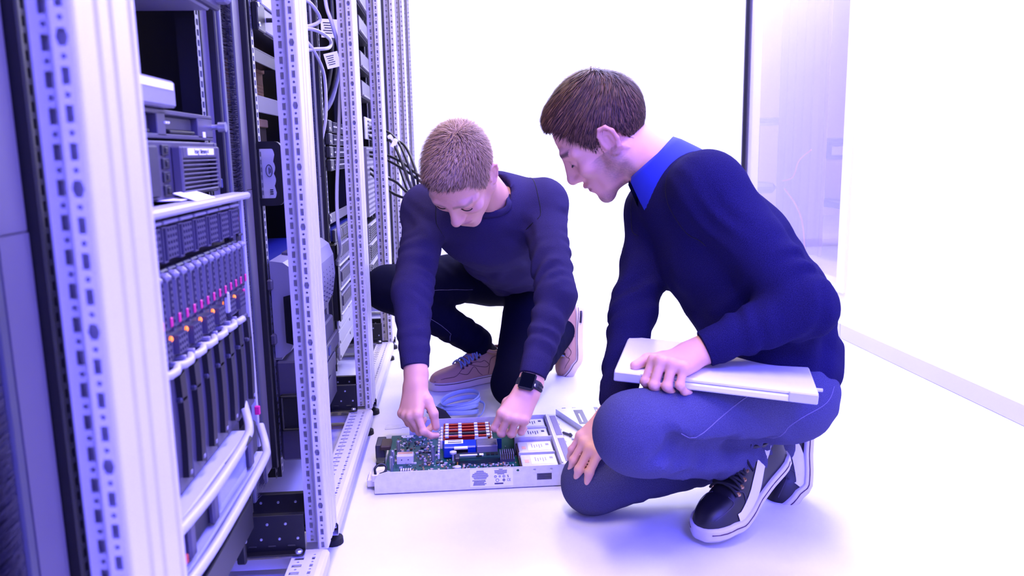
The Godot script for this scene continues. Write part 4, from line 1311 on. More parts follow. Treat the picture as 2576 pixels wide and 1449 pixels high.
	for i in 900:
		var x := rng.randf_range(0.03, 0.335)
		var z := rng.randf_range(-0.335, -0.022)
		if x > 0.14 and z < -0.16 and rng.randf() < 0.9:
			continue
		var s := rng.randf_range(0.0014, 0.0044)
		h.col = cols[rng.randi() % 7]
		h.box(v3(x, 0.0105 + s * 0.4, z), v3(s * rng.randf_range(0.7, 1.8), s * 0.9, s * rng.randf_range(0.7, 1.8)))
	var st := put(t, "small_components", h.mesh(), M.small_parts)
	st.set_meta("kind", "stuff")
	for e in [[0.16, -0.04, 0.02, 0.016], [0.165, -0.075, 0.022, 0.018], [0.12, -0.21, 0.012, 0.008], [0.145, -0.14, 0.018, 0.012], [0.1, -0.245, 0.014, 0.012], [0.295, -0.1, 0.016, 0.01], [0.24, -0.06, 0.014, 0.01], [0.31, -0.19, 0.014, 0.014]]:
		var c := put(t, "chip", bx(v3(e[0], 0.0118, e[1]), v3(e[2], 0.0036, e[3]), 0.0006), M.case_black)
		put(c, "print", bx(v3(e[0], 0.0138, e[1]), v3(e[2] * 0.55, 0.0003, e[3] * 0.4)), M.case_mid)
	# daughter board on the near right
	var db := put(t, "side_board", bx(v3(0.262, 0.018, -0.075), v3(0.15, 0.002, 0.125)), M.pcb)
	put(db, "edge_strip", bx(v3(0.188, 0.018, -0.075), v3(0.003, 0.02, 0.12)), M.gold)
	put(db, "square_pad", bx(v3(0.305, 0.0193, -0.03), v3(0.028, 0.0006, 0.026)), M.baffle_blue)
	h = Sh.new()
	h.colored = true
	for i in 130:
		var s := rng.randf_range(0.0014, 0.0036)
		h.col = cols[rng.randi() % 7]
		h.box(v3(rng.randf_range(0.2, 0.33), 0.0195 + s * 0.4, rng.randf_range(-0.1, -0.055)), v3(s * 1.3, s * 0.9, s))
	st = put(t, "small_components", h.mesh(), M.small_parts)
	st.set_meta("kind", "stuff")
	var bs := put(db, "black_socket", bx(v3(0.238, 0.025, -0.026), v3(0.022, 0.014, 0.016), 0.001), M.case_black)
	bs.set_meta("label", "black socket with a bent lever")
	h = Sh.new()
	h.tube(spline([v3(0.247, 0.031, -0.03), v3(0.258, 0.034, -0.034), v3(0.266, 0.034, -0.034), v3(0.268, 0.026, -0.032)], 4), 0.0032, 6)
	put(db, "socket_lever", h.mesh(), M.case_black)
	put(db, "orange_relay", bx(v3(0.218, 0.022, -0.022), v3(0.009, 0.006, 0.006), 0.001), M.connector_tan)
	# plug-in card
	var card := put(t, "plug_in_card", bx(v3(0.242, 0.036, -0.112), v3(0.098, 0.0025, 0.034)), M.pcb_dark)
	for e in [[0.215, -0.112, 0.042, 0.006, 0], [0.246, -0.112, 0.01, 0.011, 0], [0.262, -0.114, 0.008, 0.014, 1], [0.273, -0.114, 0.008, 0.014, 1], [0.283, -0.114, 0.006, 0.014, 1], [0.24, -0.102, 0.014, 0.006, 1], [0.225, -0.123, 0.05, 0.004, 2]]:
		put(card, "card_chip", bx(v3(e[0], 0.0382, e[1]), v3(e[2], 0.002, e[3])), [M.paper, M.case_black, M.case_mid][e[4]])
	put(card, "card_socket", bx(v3(0.188, 0.032, -0.112), v3(0.012, 0.012, 0.03), 0.002), M.case_grey)
	# finned cooler
	var fin := put(t, "finned_cooler", bx(v3(0.308, 0.022, -0.122), v3(0.036, 0.008, 0.034)), M.case_mid)
	for i in 7:
		put(fin, "fin", bx(v3(0.2925 + i * 0.0052, 0.032, -0.122), v3(0.0018, 0.014, 0.034)), M.case_light)
	# white sockets
	for i in 2:
		var z: float = [-0.158, -0.03][i]
		var w := put(t, "white_socket", bx(v3(0.06, 0.02, z), v3(0.04, 0.021, 0.03), 0.001), M.connector_white)
		put(w, "pin_field", bx(v3(0.06, 0.0302, z - 0.006), v3(0.036, 0.001, 0.013)), M.connector_tan)
		for s in [-0.008, 0.008]:
			put(w, "key_mark", bx(v3(0.06 + s, 0.021, z + 0.0152), v3(0.003, 0.002, 0.0006)), M.case_grey)
	h = Sh.new()
	for i in 5:
		h.x = Transform3D(Basis.IDENTITY, v3(0.054 + i * 0.0055, 0.014, -0.092))
		h.box(Vector3.ZERO, v3(0.0032, 0.008, 0.014), 0.0006)
		h.x = Transform3D.IDENTITY
		var sw := Sh.new()
		sw.box(v3(0.054 + i * 0.0055, 0.014, -0.092), v3(0.0032, 0.008, 0.014), 0.0006)
		put(t, "switch_key", sw.mesh(), M.connector_white)
	put(t, "switch_block", bx(v3(0.066, 0.011, -0.092), v3(0.034, 0.004, 0.02)), M.case_black)
	# steel stand-offs
	for e in [[0.03, -0.15, 0.034], [0.03, -0.105, 0.036], [0.04, -0.21, 0.036], [0.03, -0.03, 0.03], [0.128, -0.155, 0.04], [0.135, -0.03, 0.026]]:
		h = Sh.new()
		h.lathe(v3(e[0], 0.01, e[1]), Vector3.UP, [Vector2(0.0048, 0), Vector2(0.0048, e[2] - 0.002), Vector2(0.0038, e[2]), Vector2(0.0015, e[2]), Vector2(0.0, e[2] - 0.002)], 8)
		put(t, "standoff", h.mesh(), M.steel)
	for e in [[0.178, -0.126], [0.188, -0.032]]:
		h = Sh.new()
		h.lathe(v3(e[0], 0.02, e[1]), Vector3.UP, [Vector2(0.003, 0), Vector2(0.003, 0.018), Vector2(0.0085, 0.019), Vector2(0.0085, 0.023), Vector2(0.005, 0.0245), Vector2(0.0, 0.0245)], 14)
		put(t, "captive_screw", h.mesh(), M.laptop_grey)
	# memory bank: five modules, all but the dark ones with red spreaders
	for i in 5:
		var z: float = -0.328 + i * 0.0225
		var r := put(t, "memory_module", bx(v3(0.214, 0.027, z), v3(0.122, 0.032, 0.0075), 0.001), M.ram_red if i != 3 else M.case_dark)
		for x in [0.162, 0.196, 0.238, 0.268]:
			put(r, "clip", bx(v3(x, 0.041, z), v3(0.0095, 0.007, 0.0095), 0.001), M.ram_clip)
		put(r, "label", bx(v3(0.175 if i % 2 else 0.25, 0.029, z + 0.0041), v3(0.04 if i % 2 else 0.034, 0.018, 0.0004)), M.paper)
		put(r, "module_edge", bx(v3(0.214, 0.012, z), v3(0.128, 0.006, 0.004)), M.pcb)
		for s in [0.15, 0.278]:
			put(t, "socket_latch", bx(v3(s - 0.002, 0.022, z), v3(0.007, 0.026, 0.012), 0.002), M.connector_white)
			put(r, "end_tab", bx(v3(s + (0.006 if s < 0.2 else -0.005), 0.034, z), v3(0.006, 0.012, 0.008), 0.001), M.orange_tab)
	for i in 9:
		put(t, "terminal_strip", bx(v3(0.1415, 0.016, -0.33 + i * 0.02), v3(0.005, 0.013, 0.008), 0.001), M.connector_white)
	# blue air baffle with its label, black fins and the pale cooler block
	var bf := put(t, "air_baffle", bx(v3(0.195, 0.026, -0.188), v3(0.082, 0.03, 0.05), 0.003), M.baffle_blue)
	put(bf, "label", bx(v3(0.18, 0.0413, -0.198), v3(0.046, 0.0005, 0.026)), M.paper)
	for i in 2:
		put(bf, "print_line", bx(v3(0.182, 0.0417, -0.205 + i * 0.012), v3(0.034, 0.0003, 0.003 + 0.002 * i)), M.print)
	for i in 5:
		put(bf, "black_fin", bx(v3(0.197, 0.014 + i * 0.0055, -0.158), v3(0.034, 0.0028, 0.012)), M.case_black)
	put(bf, "white_bar", bx(v3(0.197, 0.0395, -0.158), v3(0.034, 0.005, 0.011), 0.001), M.paper)
	var ck := put(t, "cooler_block", bx(v3(0.262, 0.026, -0.185), v3(0.052, 0.032, 0.052), 0.002), M.case_light)
	for i in 6:
		put(ck, "groove", bx(v3(0.262, 0.0422, -0.206 + i * 0.008), v3(0.05, 0.0005, 0.0012)), M.case_mid)
	put(t, "blue_wall", bx(v3(0.226, 0.024, -0.218), v3(0.15, 0.026, 0.004)), M.baffle_blue)
	# rear connectors hanging over the end
	var rc := put(t, "rear_connector", bx(v3(-0.002, 0.03, -0.205), v3(0.022, 0.04, 0.06), 0.002), M.case_grey)
	rc.set_meta("label", "grey stacked rear connector")
	for i in 5:
		put(rc, "contact_slot", bx(v3(-0.0135, 0.03, -0.23 + i * 0.012), v3(0.001, 0.03, 0.008)), M.case_dark)
	put(rc, "hood", bx(v3(0.012, 0.045, -0.19), v3(0.026, 0.012, 0.055), 0.003), M.brown)
	put(t, "power_socket", bx(v3(0.004, 0.02, -0.12), v3(0.02, 0.026, 0.03), 0.001), M.case_black)
	for i in 2:
		var wc := put(t, "white_plug", bx(v3(-0.004 + 0.012 * i, 0.012 + 0.017 * i, -0.055 + 0.014 * i), v3(0.032, 0.018, 0.05), 0.002), M.connector_white)
		put(wc, "plug_face", bx(v3(-0.0205 + 0.012 * i, 0.012 + 0.017 * i, -0.055), v3(0.001, 0.012, 0.03)), M.case_mid)
	h = Sh.new()
	h.tube(spline([v3(0.002, 0.034, -0.02), v3(0.0, 0.05, -0.025), v3(0.012, 0.056, -0.035), v3(0.024, 0.05, -0.035), v3(0.022, 0.04, -0.028), v3(0.01, 0.036, -0.024)], 6), 0.003, 7)
	put(t, "black_loop", h.mesh(), M.cable_black)
	# drive cage
	put(t, "cage_divider", bx(v3(0.382, 0.027, -0.188), v3(0.1, 0.046, 0.003)), M.galvanised)
	put(t, "backplane", bx(v3(0.336, 0.02, -0.18), v3(0.004, 0.028, 0.33)), M.brown)
	for i in 4:
		var z: float = [-0.318, -0.24, -0.145, -0.058][i]
		var d := put(t, "hard_drive", bx(v3(0.38, 0.03, z), v3(0.084, 0.02, 0.07), 0.0015), M.galvanised)
		put(d, "drive_label", bx(v3(0.39, 0.0403, z), v3(0.058, 0.0005, 0.052)), M.paper)
		put(d, "small_label", bx(v3(0.351, 0.0403, z + 0.006), v3(0.01, 0.0005, 0.018)), M.connector_tan)
		for j in 5:
			put(d, "print_line", bx(v3(0.372 + 0.006 * j, 0.0407, z - 0.004 + 0.004 * (j % 2)), v3(0.0022, 0.0003, 0.024 - 0.004 * (j % 3))), M.print_pale if i > 1 else M.print)
		put(d, "print_block", bx(v3(0.41, 0.0407, z - 0.01), v3(0.008, 0.0003, 0.012)), M.print_pale if i > 1 else M.print)
		put(t, "drive_rail", bx(v3(0.38, 0.026, z + 0.039), v3(0.088, 0.03, 0.003)), M.galvanised)
	# front end
	var en := put(t, "front_end", bx(v3(0.441, 0.026, -0.176), v3(0.03, 0.05, 0.352), 0.002), M.laptop_grey)
	put(en, "ridge", bx(v3(0.4295, 0.0525, -0.176), v3(0.004, 0.003, 0.34), 0.0008), M.galvanised)
	for i in 2:
		put(en, "dark_insert", bx(v3(0.446, 0.0513, [-0.262, -0.09][i]), v3(0.016, 0.001, 0.15), 0.0004), M.insert)
	for i in 8:
		put(en, "edge_clip", bx(v3(0.457, 0.04, -0.33 + i * 0.043), v3(0.003, 0.012, 0.01), 0.001), M.case_grey)

	# ---- coil of flat cable behind the blade
	t = thing("cable_coil", "coil of pale blue flat cable on the floor behind the opened blade", "cable", v3(0.24, 0, -2.245))
	for i in 4:
		h = Sh.new()
		var pts := []
		var rx: float = [0.064, 0.06, 0.062, 0.056][i]
		for j in 30:
			var a := TAU * j / 30.0
			pts.append(v3(rx * cos(a) + 0.004 * (i - 1.5), 0.016 + 0.011 * i + 0.012 * sin(a + i * 0.7), 0.05 * sin(a) - 0.006 * i))
		h.tube(PackedVector3Array(pts), 0.0065, 8, true, false, 0.28, v3(0, 1, 0))
		put(t, "turn", h.mesh(), M.ribbon)
	put(t, "plug", bx(v3(-0.075, 0.018, -0.01), v3(0.035, 0.012, 0.02), 0.004), M.blue_case)
	h = Sh.new()
	h.tube(spline([v3(0.05, 0.04, -0.03), v3(0.075, 0.035, -0.01), v3(0.07, 0.02, 0.025), v3(0.055, 0.006, 0.03)], 6), 0.004, 8, false, true, 0.5)
	put(t, "tail", h.mesh(), M.ribbon)
	t = thing("circuit_card", "small dark circuit card standing behind the blade's far wall", "circuit card", v3(0.175, 0, -2.165), 0.3)
	h = Sh.new()
	h.prism(PackedVector2Array([Vector2(-0.02, 0.0), Vector2(0.06, 0.0), Vector2(0.03, 0.045), Vector2(-0.004, 0.065)]), -0.001, 0.001)
	put(t, "card", h.mesh(), M.case_dark)
	put(t, "edge_connector", bx(v3(-0.014, 0.034, 0.001), v3(0.006, 0.05, 0.006), 0.001), M.case_light)
	# ---- lid of the blade, lying beside it
	t = thing("sheet_metal_plate", "silver sheet-metal lid with grey labels lying beside the blade", "lid", Vector3.ZERO)
	h = Sh.new()
	h.x = Transform3D(Basis(Vector3.RIGHT, -PI / 2), Vector3.ZERO)
	h.prism(PackedVector2Array([Vector2(0.523, 2.228), Vector2(0.578, 2.062), Vector2(0.598, 2.07), Vector2(0.628, 2.03), Vector2(0.76, 2.05), Vector2(0.7, 2.24)]), 0.0, 0.018)
	put(t, "sheet", h.mesh(), M.galvanised)
	for e in [[0.585, -2.15, 0.026, 0.12], [0.64, -2.19, 0.012, 0.08]]:
		var l := put(t, "grey_label", bx(v3(e[0], 0.0184, e[1]), v3(e[2], 0.0006, e[3])), M.case_mid)
		l.rotation.y = 0.0
		put(l, "white_strip", bx(v3(e[0] - 0.002, 0.0189, e[1] + 0.01), v3(0.004, 0.0005, e[3] * 0.6)), M.paper)
	put(t, "white_label", bx(v3(0.613, 0.0184, -2.16), v3(0.026, 0.0006, 0.13)), M.paper)
	for i in 3:
		put(t, "tab", bx(v3(0.548 + i * 0.03, 0.012, -2.236), v3(0.012, 0.01, 0.006), 0.001), M.case_dark)
	for i in 2:
		var c := thing("metal_clip", ["straight grey metal clip lying next to the blade's lid", "bent silver metal clip lying next to the straight one"][i], "clip", [v3(0.533, 0.0, -2.055), v3(0.553, 0.0, -2.03)][i], [-0.9, 0.7][i])
		put(c, "bar", bx(v3(0, 0.004, 0), v3(0.036, 0.006, 0.007), 0.002), M.case_mid if i == 0 else M.galvanised)
		put(c, "foot", bx(v3(0.015, 0.006, 0.004), v3(0.007, 0.011, 0.004), 0.001), M.case_mid if i == 0 else M.galvanised)
	var tg := thing("paper_tag", "beige paper tag lying inside the rack behind the base rail", "tag", v3(-0.1, 0.0, -2.2), 0.2)
	put(tg, "card", bx(v3(0, 0.001, 0), v3(0.04, 0.002, 0.03)), M.tag_beige)
	for i in 3:
		put(tg, "print_line", bx(v3(0, 0.0022, -0.008 + i * 0.008), v3(0.03, 0.0004, 0.002)), M.print_pale)
	tg = thing("cage_nut", "small steel cage nut lying on the white base rail", "nut", v3(-0.036, RAIL, -1.63), 0.3)
	h = Sh.new()
	h.tube(ringpts(v3(0, 0.006, 0), 0.005, 12, 12), 0.002, 6, true)
	h.box(v3(0, 0.006, -0.003), v3(0.013, 0.012, 0.002))
	put(tg, "cage", h.mesh(), M.steel)

func ringpts(c: Vector3, r: float, k: int, corners: int) -> PackedVector3Array:
	var a := PackedVector3Array()
	var n := mini(k, corners)
	for i in n:
		var an := TAU * (i + 0.5) / n
		a.append(c + v3(r * cos(an), r * sin(an), 0))
	return a

# ---------------------------------------------------------------- smooth bodies: distance fields meshed as surface nets
class Bag:
	var v := PackedVector3Array()
	var n := PackedVector3Array()
	var c := PackedColorArray()
	var t := PackedInt32Array()

	func mesh() -> ArrayMesh:
		var a := []
		a.resize(Mesh.ARRAY_MAX)
		a[Mesh.ARRAY_VERTEX] = v
		a[Mesh.ARRAY_NORMAL] = n
		if c.size() == v.size():
			a[Mesh.ARRAY_COLOR] = c
		a[Mesh.ARRAY_INDEX] = t
		var m := ArrayMesh.new()
		m.add_surface_from_arrays(Mesh.PRIMITIVE_TRIANGLES, a)
		return m

	func smooth_from(v0: int, t0: int) -> void:
		# normals of what was added since, from its faces (front faces run clockwise)
		n.resize(v.size())
		for i in range(v0, v.size()):
			n[i] = Vector3.ZERO
		for i in range(t0, t.size(), 3):
			var a := t[i]
			var b := t[i + 1]
			var d := t[i + 2]
			var m := (v[d] - v[a]).cross(v[b] - v[a])
			n[a] += m
			n[b] += m
			n[d] += m
		for i in range(v0, v.size()):
			n[i] = n[i].normalized()

	func loft(rings: Array, closed := true, cap0 := true, cap1 := true) -> void:
		# rings run counterclockwise seen from beyond the last one
		var v0 := v.size()
		var t0 := t.size()
		var k: int = rings[0].size()
		for r in rings:
			v.append_array(r)
		for i in rings.size() - 1:
			for j in (k if closed else k - 1):
				var a := v0 + i * k + j
				var b := v0 + i * k + (j + 1) % k
				t.append_array([a, a + k, b, b, a + k, b + k])
		for e in 2:
			if not [cap0, cap1][e]:
				continue
			var r: PackedVector3Array = rings[0] if e == 0 else rings[rings.size() - 1]
			var mid := Vector3.ZERO
			for p in r:
				mid += p
			var m := v.size()
			v.append(mid / k)
			var base := v0 if e == 0 else v0 + (rings.size() - 1) * k
			for j in k:
				var a := base + j
				var b := base + (j + 1) % k
				t.append_array([m, a, b] if e == 0 else [m, b, a])
		smooth_from(v0, t0)

class Field:
	var o: Vector3
	var h: float
	var nx: int
	var ny: int
	var nz: int
	var f := PackedFloat32Array()

	func _init(lo: Vector3, hi: Vector3, cell: float) -> void:
		o = lo
		h = cell
		nx = int((hi.x - lo.x) / cell) + 2
		ny = int((hi.y - lo.y) / cell) + 2
		nz = int((hi.z - lo.z) / cell) + 2
		f.resize(nx * ny * nz)
		f.fill(1.0)

	func span(lo: Vector3, hi: Vector3) -> Array:
		return [maxi(0, int(floor((lo.x - o.x) / h))), mini(nx - 1, int(ceil((hi.x - o.x) / h))), maxi(0, int(floor((lo.y - o.y) / h))), mini(ny - 1, int(ceil((hi.y - o.y) / h))), maxi(0, int(floor((lo.z - o.z) / h))), mini(nz - 1, int(ceil((hi.z - o.z) / h)))]

	# tapered capsule; wide: how much wider it is along wa; folds: [wave vector, depth, phase, place along, spread]
	func cone(a: Vector3, b: Vector3, ra: float, rb: float, k := 0.02, wa := Vector3.ZERO, wide := 1.0, folds := []) -> void:
		var rm := maxf(ra, rb) * wide + k + 2.0 * h
		var s := span(a.min(b) - Vector3(rm, rm, rm), a.max(b) + Vector3(rm, rm, rm))
		var ab := b - a
		var l2 := maxf(ab.length_squared(), 1e-9)
		var q := 1.0 / wide - 1.0
		var lim := k + 2.0 * h
		var nf := folds.size()
		for iz in range(s[4], s[5] + 1):
			for iy in range(s[2], s[3] + 1):
				var at: int = (iz * ny + iy) * nx + s[0]
				var p := Vector3(o.x + h * s[0], o.y + h * iy, o.z + h * iz)
				for ix in range(s[0], s[1] + 1):
					var r := p - a
					var t := clampf(r.dot(ab) / l2, 0.0, 1.0)
					r -= ab * t
					if wide != 1.0:
						r += wa * (wa.dot(r) * q)
					var d := r.length() - ra - (rb - ra) * t
					if d < lim:
						if nf:
							for fo in folds:
								var u: float = (t - fo[3]) / fo[4]
								var ph: float = p.dot(fo[0])
								d -= fo[1] * exp(-u * u) * sin(ph + fo[2] + 1.6 * sin(p.x * 31.0 + p.y * 23.0 + fo[2]) + 1.2 * sin(p.z * 37.0 - p.y * 29.0)) * (0.55 + 0.45 * sin(p.x * 43.0 - p.z * 39.0 + fo[2] * 3.0))
						var e := f[at]
						if k > 0.0:
							var g := maxf(k - absf(e - d), 0.0)
							f[at] = minf(e, d) - g * g * 0.25 / k
						elif d < e:
							f[at] = d
					at += 1
					p.x += h

	func ell(c: Vector3, r: Vector3, k := 0.02, bas := Basis.IDENTITY) -> void:
		var rm := maxf(r.x, maxf(r.y, r.z)) + k + 2.0 * h
		var s := span(c - Vector3(rm, rm, rm), c + Vector3(rm, rm, rm))
		var inv := bas.transposed()
		var lim := k + 2.0 * h
		for iz in range(s[4], s[5] + 1):
			for iy in range(s[2], s[3] + 1):
				var at: int = (iz * ny + iy) * nx + s[0]
				var p := Vector3(o.x + h * s[0], o.y + h * iy, o.z + h * iz)
				for ix in range(s[0], s[1] + 1):
					var q := inv * (p - c)
					var g := q / r
					var k0 := g.length()
					var k1 := (g / r).length()
					var d := k0 * (k0 - 1.0) / k1 if k1 > 1e-6 else -r.x
					if d < lim:
						var e := f[at]
						if k > 0.0:
							var w := maxf(k - absf(e - d), 0.0)
							f[at] = minf(e, d) - w * w * 0.25 / k
						elif d < e:
							f[at] = d
					at += 1
					p.x += h

	# take a tapered capsule away, softly
	func carve(a: Vector3, b: Vector3, ra: float, rb: float, k := 0.006) -> void:
		var rm := maxf(ra, rb) + k + 2.0 * h
		var s := span(a.min(b) - Vector3(rm, rm, rm), a.max(b) + Vector3(rm, rm, rm))
		var ab := b - a
		var l2 := maxf(ab.length_squared(), 1e-9)
		for iz in range(s[4], s[5] + 1):
			for iy in range(s[2], s[3] + 1):
				var at: int = (iz * ny + iy) * nx + s[0]
				var p := Vector3(o.x + h * s[0], o.y + h * iy, o.z + h * iz)
				for ix in range(s[0], s[1] + 1):
					var r := p - a
					var t := clampf(r.dot(ab) / l2, 0.0, 1.0)
					var d := ra + (rb - ra) * t - (r - ab * t).length()
					var e := f[at]
					var g := maxf(k - absf(e - d), 0.0)
					f[at] = maxf(e, d) + g * g * 0.25 / k
					at += 1
					p.x += h

	# keep only what lies on the far side of a plane (n points to what is removed)
	func cut(c: Vector3, n: Vector3) -> void:
		var at := 0
		for iz in nz:
			for iy in ny:
				for ix in nx:
					if f[at] < 0.1:
						f[at] = maxf(f[at], n.dot(o + Vector3(ix, iy, iz) * h - c))
					at += 1

	func value(p: Vector3) -> float:
		var q := (p - o) / h
		var i := Vector3i(clampi(int(q.x), 0, nx - 2), clampi(int(q.y), 0, ny - 2), clampi(int(q.z), 0, nz - 2))
		var w := q - Vector3(i)
		var a := (i.z * ny + i.y) * nx + i.x
		var sz := nx * ny
		var e := lerpf(lerpf(f[a], f[a + 1], w.x), lerpf(f[a + nx], f[a + nx + 1], w.x), w.y)
		var g := lerpf(lerpf(f[a + sz], f[a + sz + 1], w.x), lerpf(f[a + sz + nx], f[a + sz + nx + 1], w.x), w.y)
		return lerpf(e, g, w.z)

	# walk a point onto the surface
	func snap(p: Vector3, off := 0.0) -> Vector3:
		for k in 12:
			var d := value(p) - off
			var g := Vector3(value(p + Vector3(h, 0, 0)) - value(p - Vector3(h, 0, 0)), value(p + Vector3(0, h, 0)) - value(p - Vector3(0, h, 0)), value(p + Vector3(0, 0, h)) - value(p - Vector3(0, 0, h)))
			if g.length() < 1e-6:
				break
			p -= g.normalized() * clampf(d, -0.01, 0.01)
		return p

	# a line of points laid on the surface
	func lay(pts: PackedVector3Array, off := 0.0) -> PackedVector3Array:
		var a := PackedVector3Array()
		for p in pts:
			a.append(snap(p, off))
		return a

	func net(bag: Bag, xf := Transform3D.IDENTITY, paint = null) -> void:
		var v0 := bag.v.size()
		var t0 := bag.t.size()
		var id := PackedInt32Array()
		id.resize(f.size())
		var sy := nx
		var sz := nx * ny
		var off := PackedInt32Array([0, 1, sy, sy + 1, sz, sz + 1, sz + sy, sz + sy + 1])
		var painted: bool = paint != null
		for iz in nz - 1:
			for iy in ny - 1:
				var at := (iz * ny + iy) * nx
				for ix in nx - 1:
					var v_0 := f[at]
					if v_0 > 2.5 * h:
						at += 1
						continue
					var v_1 := f[at + 1]
					var v_2 := f[at + sy]
					var v_3 := f[at + sy + 1]
					var v_4 := f[at + sz]
					var v_5 := f[at + sz + 1]
					var v_6 := f[at + sz + sy]
					var v_7 := f[at + sz + sy + 1]
					var lo := minf(minf(minf(v_0, v_1), minf(v_2, v_3)), minf(minf(v_4, v_5), minf(v_6, v_7)))
					if lo >= 0.0:
						at += 1
						continue
					var hi := maxf(maxf(maxf(v_0, v_1), maxf(v_2, v_3)), maxf(maxf(v_4, v_5), maxf(v_6, v_7)))
					if hi < 0.0:
						at += 1
						continue
					var s := Vector3.ZERO
					var k := 0.0
					if (v_0 < 0.0) != (v_1 < 0.0):
						s += Vector3(v_0 / (v_0 - v_1), 0, 0)
						k += 1.0
					if (v_2 < 0.0) != (v_3 < 0.0):
						s += Vector3(v_2 / (v_2 - v_3), 1, 0)
						k += 1.0
					if (v_4 < 0.0) != (v_5 < 0.0):
						s += Vector3(v_4 / (v_4 - v_5), 0, 1)
						k += 1.0
					if (v_6 < 0.0) != (v_7 < 0.0):
						s += Vector3(v_6 / (v_6 - v_7), 1, 1)
						k += 1.0
					if (v_0 < 0.0) != (v_2 < 0.0):
						s += Vector3(0, v_0 / (v_0 - v_2), 0)
						k += 1.0
					if (v_1 < 0.0) != (v_3 < 0.0):
						s += Vector3(1, v_1 / (v_1 - v_3), 0)
						k += 1.0
					if (v_4 < 0.0) != (v_6 < 0.0):
						s += Vector3(0, v_4 / (v_4 - v_6), 1)
						k += 1.0
					if (v_5 < 0.0) != (v_7 < 0.0):
						s += Vector3(1, v_5 / (v_5 - v_7), 1)
						k += 1.0
					if (v_0 < 0.0) != (v_4 < 0.0):
						s += Vector3(0, 0, v_0 / (v_0 - v_4))
						k += 1.0
					if (v_1 < 0.0) != (v_5 < 0.0):
						s += Vector3(1, 0, v_1 / (v_1 - v_5))
						k += 1.0
					if (v_2 < 0.0) != (v_6 < 0.0):
						s += Vector3(0, 1, v_2 / (v_2 - v_6))
						k += 1.0
					if (v_3 < 0.0) != (v_7 < 0.0):
						s += Vector3(1, 1, v_3 / (v_3 - v_7))
						k += 1.0
					var p := o + (Vector3(ix, iy, iz) + s / k) * h
					id[at] = bag.v.size()
					bag.v.append(xf * p)
					if painted:
						bag.c.append(paint.call(p))
					# faces across the three edges that leave the cell's low corner
					if ix > 0 and iy > 0 and (v_0 < 0.0) != (v_4 < 0.0):
						var a := id[at]
						var b := id[at - 1]
						var c2 := id[at - 1 - sy]
						var d := id[at - sy]
						if v_0 < 0.0:
							bag.t.append_array([a, c2, b, a, d, c2])
						else:
							bag.t.append_array([a, b, c2, a, c2, d])
					if ix > 0 and iz > 0 and (v_0 < 0.0) != (v_2 < 0.0):
						var a := id[at]
						var b := id[at - 1]
						var c2 := id[at - 1 - sz]
						var d := id[at - sz]
						if v_0 < 0.0:
							bag.t.append_array([a, b, c2, a, c2, d])
						else:
							bag.t.append_array([a, c2, b, a, d, c2])
					if iy > 0 and iz > 0 and (v_0 < 0.0) != (v_1 < 0.0):
						var a := id[at]
						var b := id[at - sy]
						var c2 := id[at - sy - sz]
						var d := id[at - sz]
						if v_0 < 0.0:
							bag.t.append_array([a, c2, b, a, d, c2])
						else:
							bag.t.append_array([a, b, c2, a, c2, d])
					at += 1
		bag.smooth_from(v0, t0)

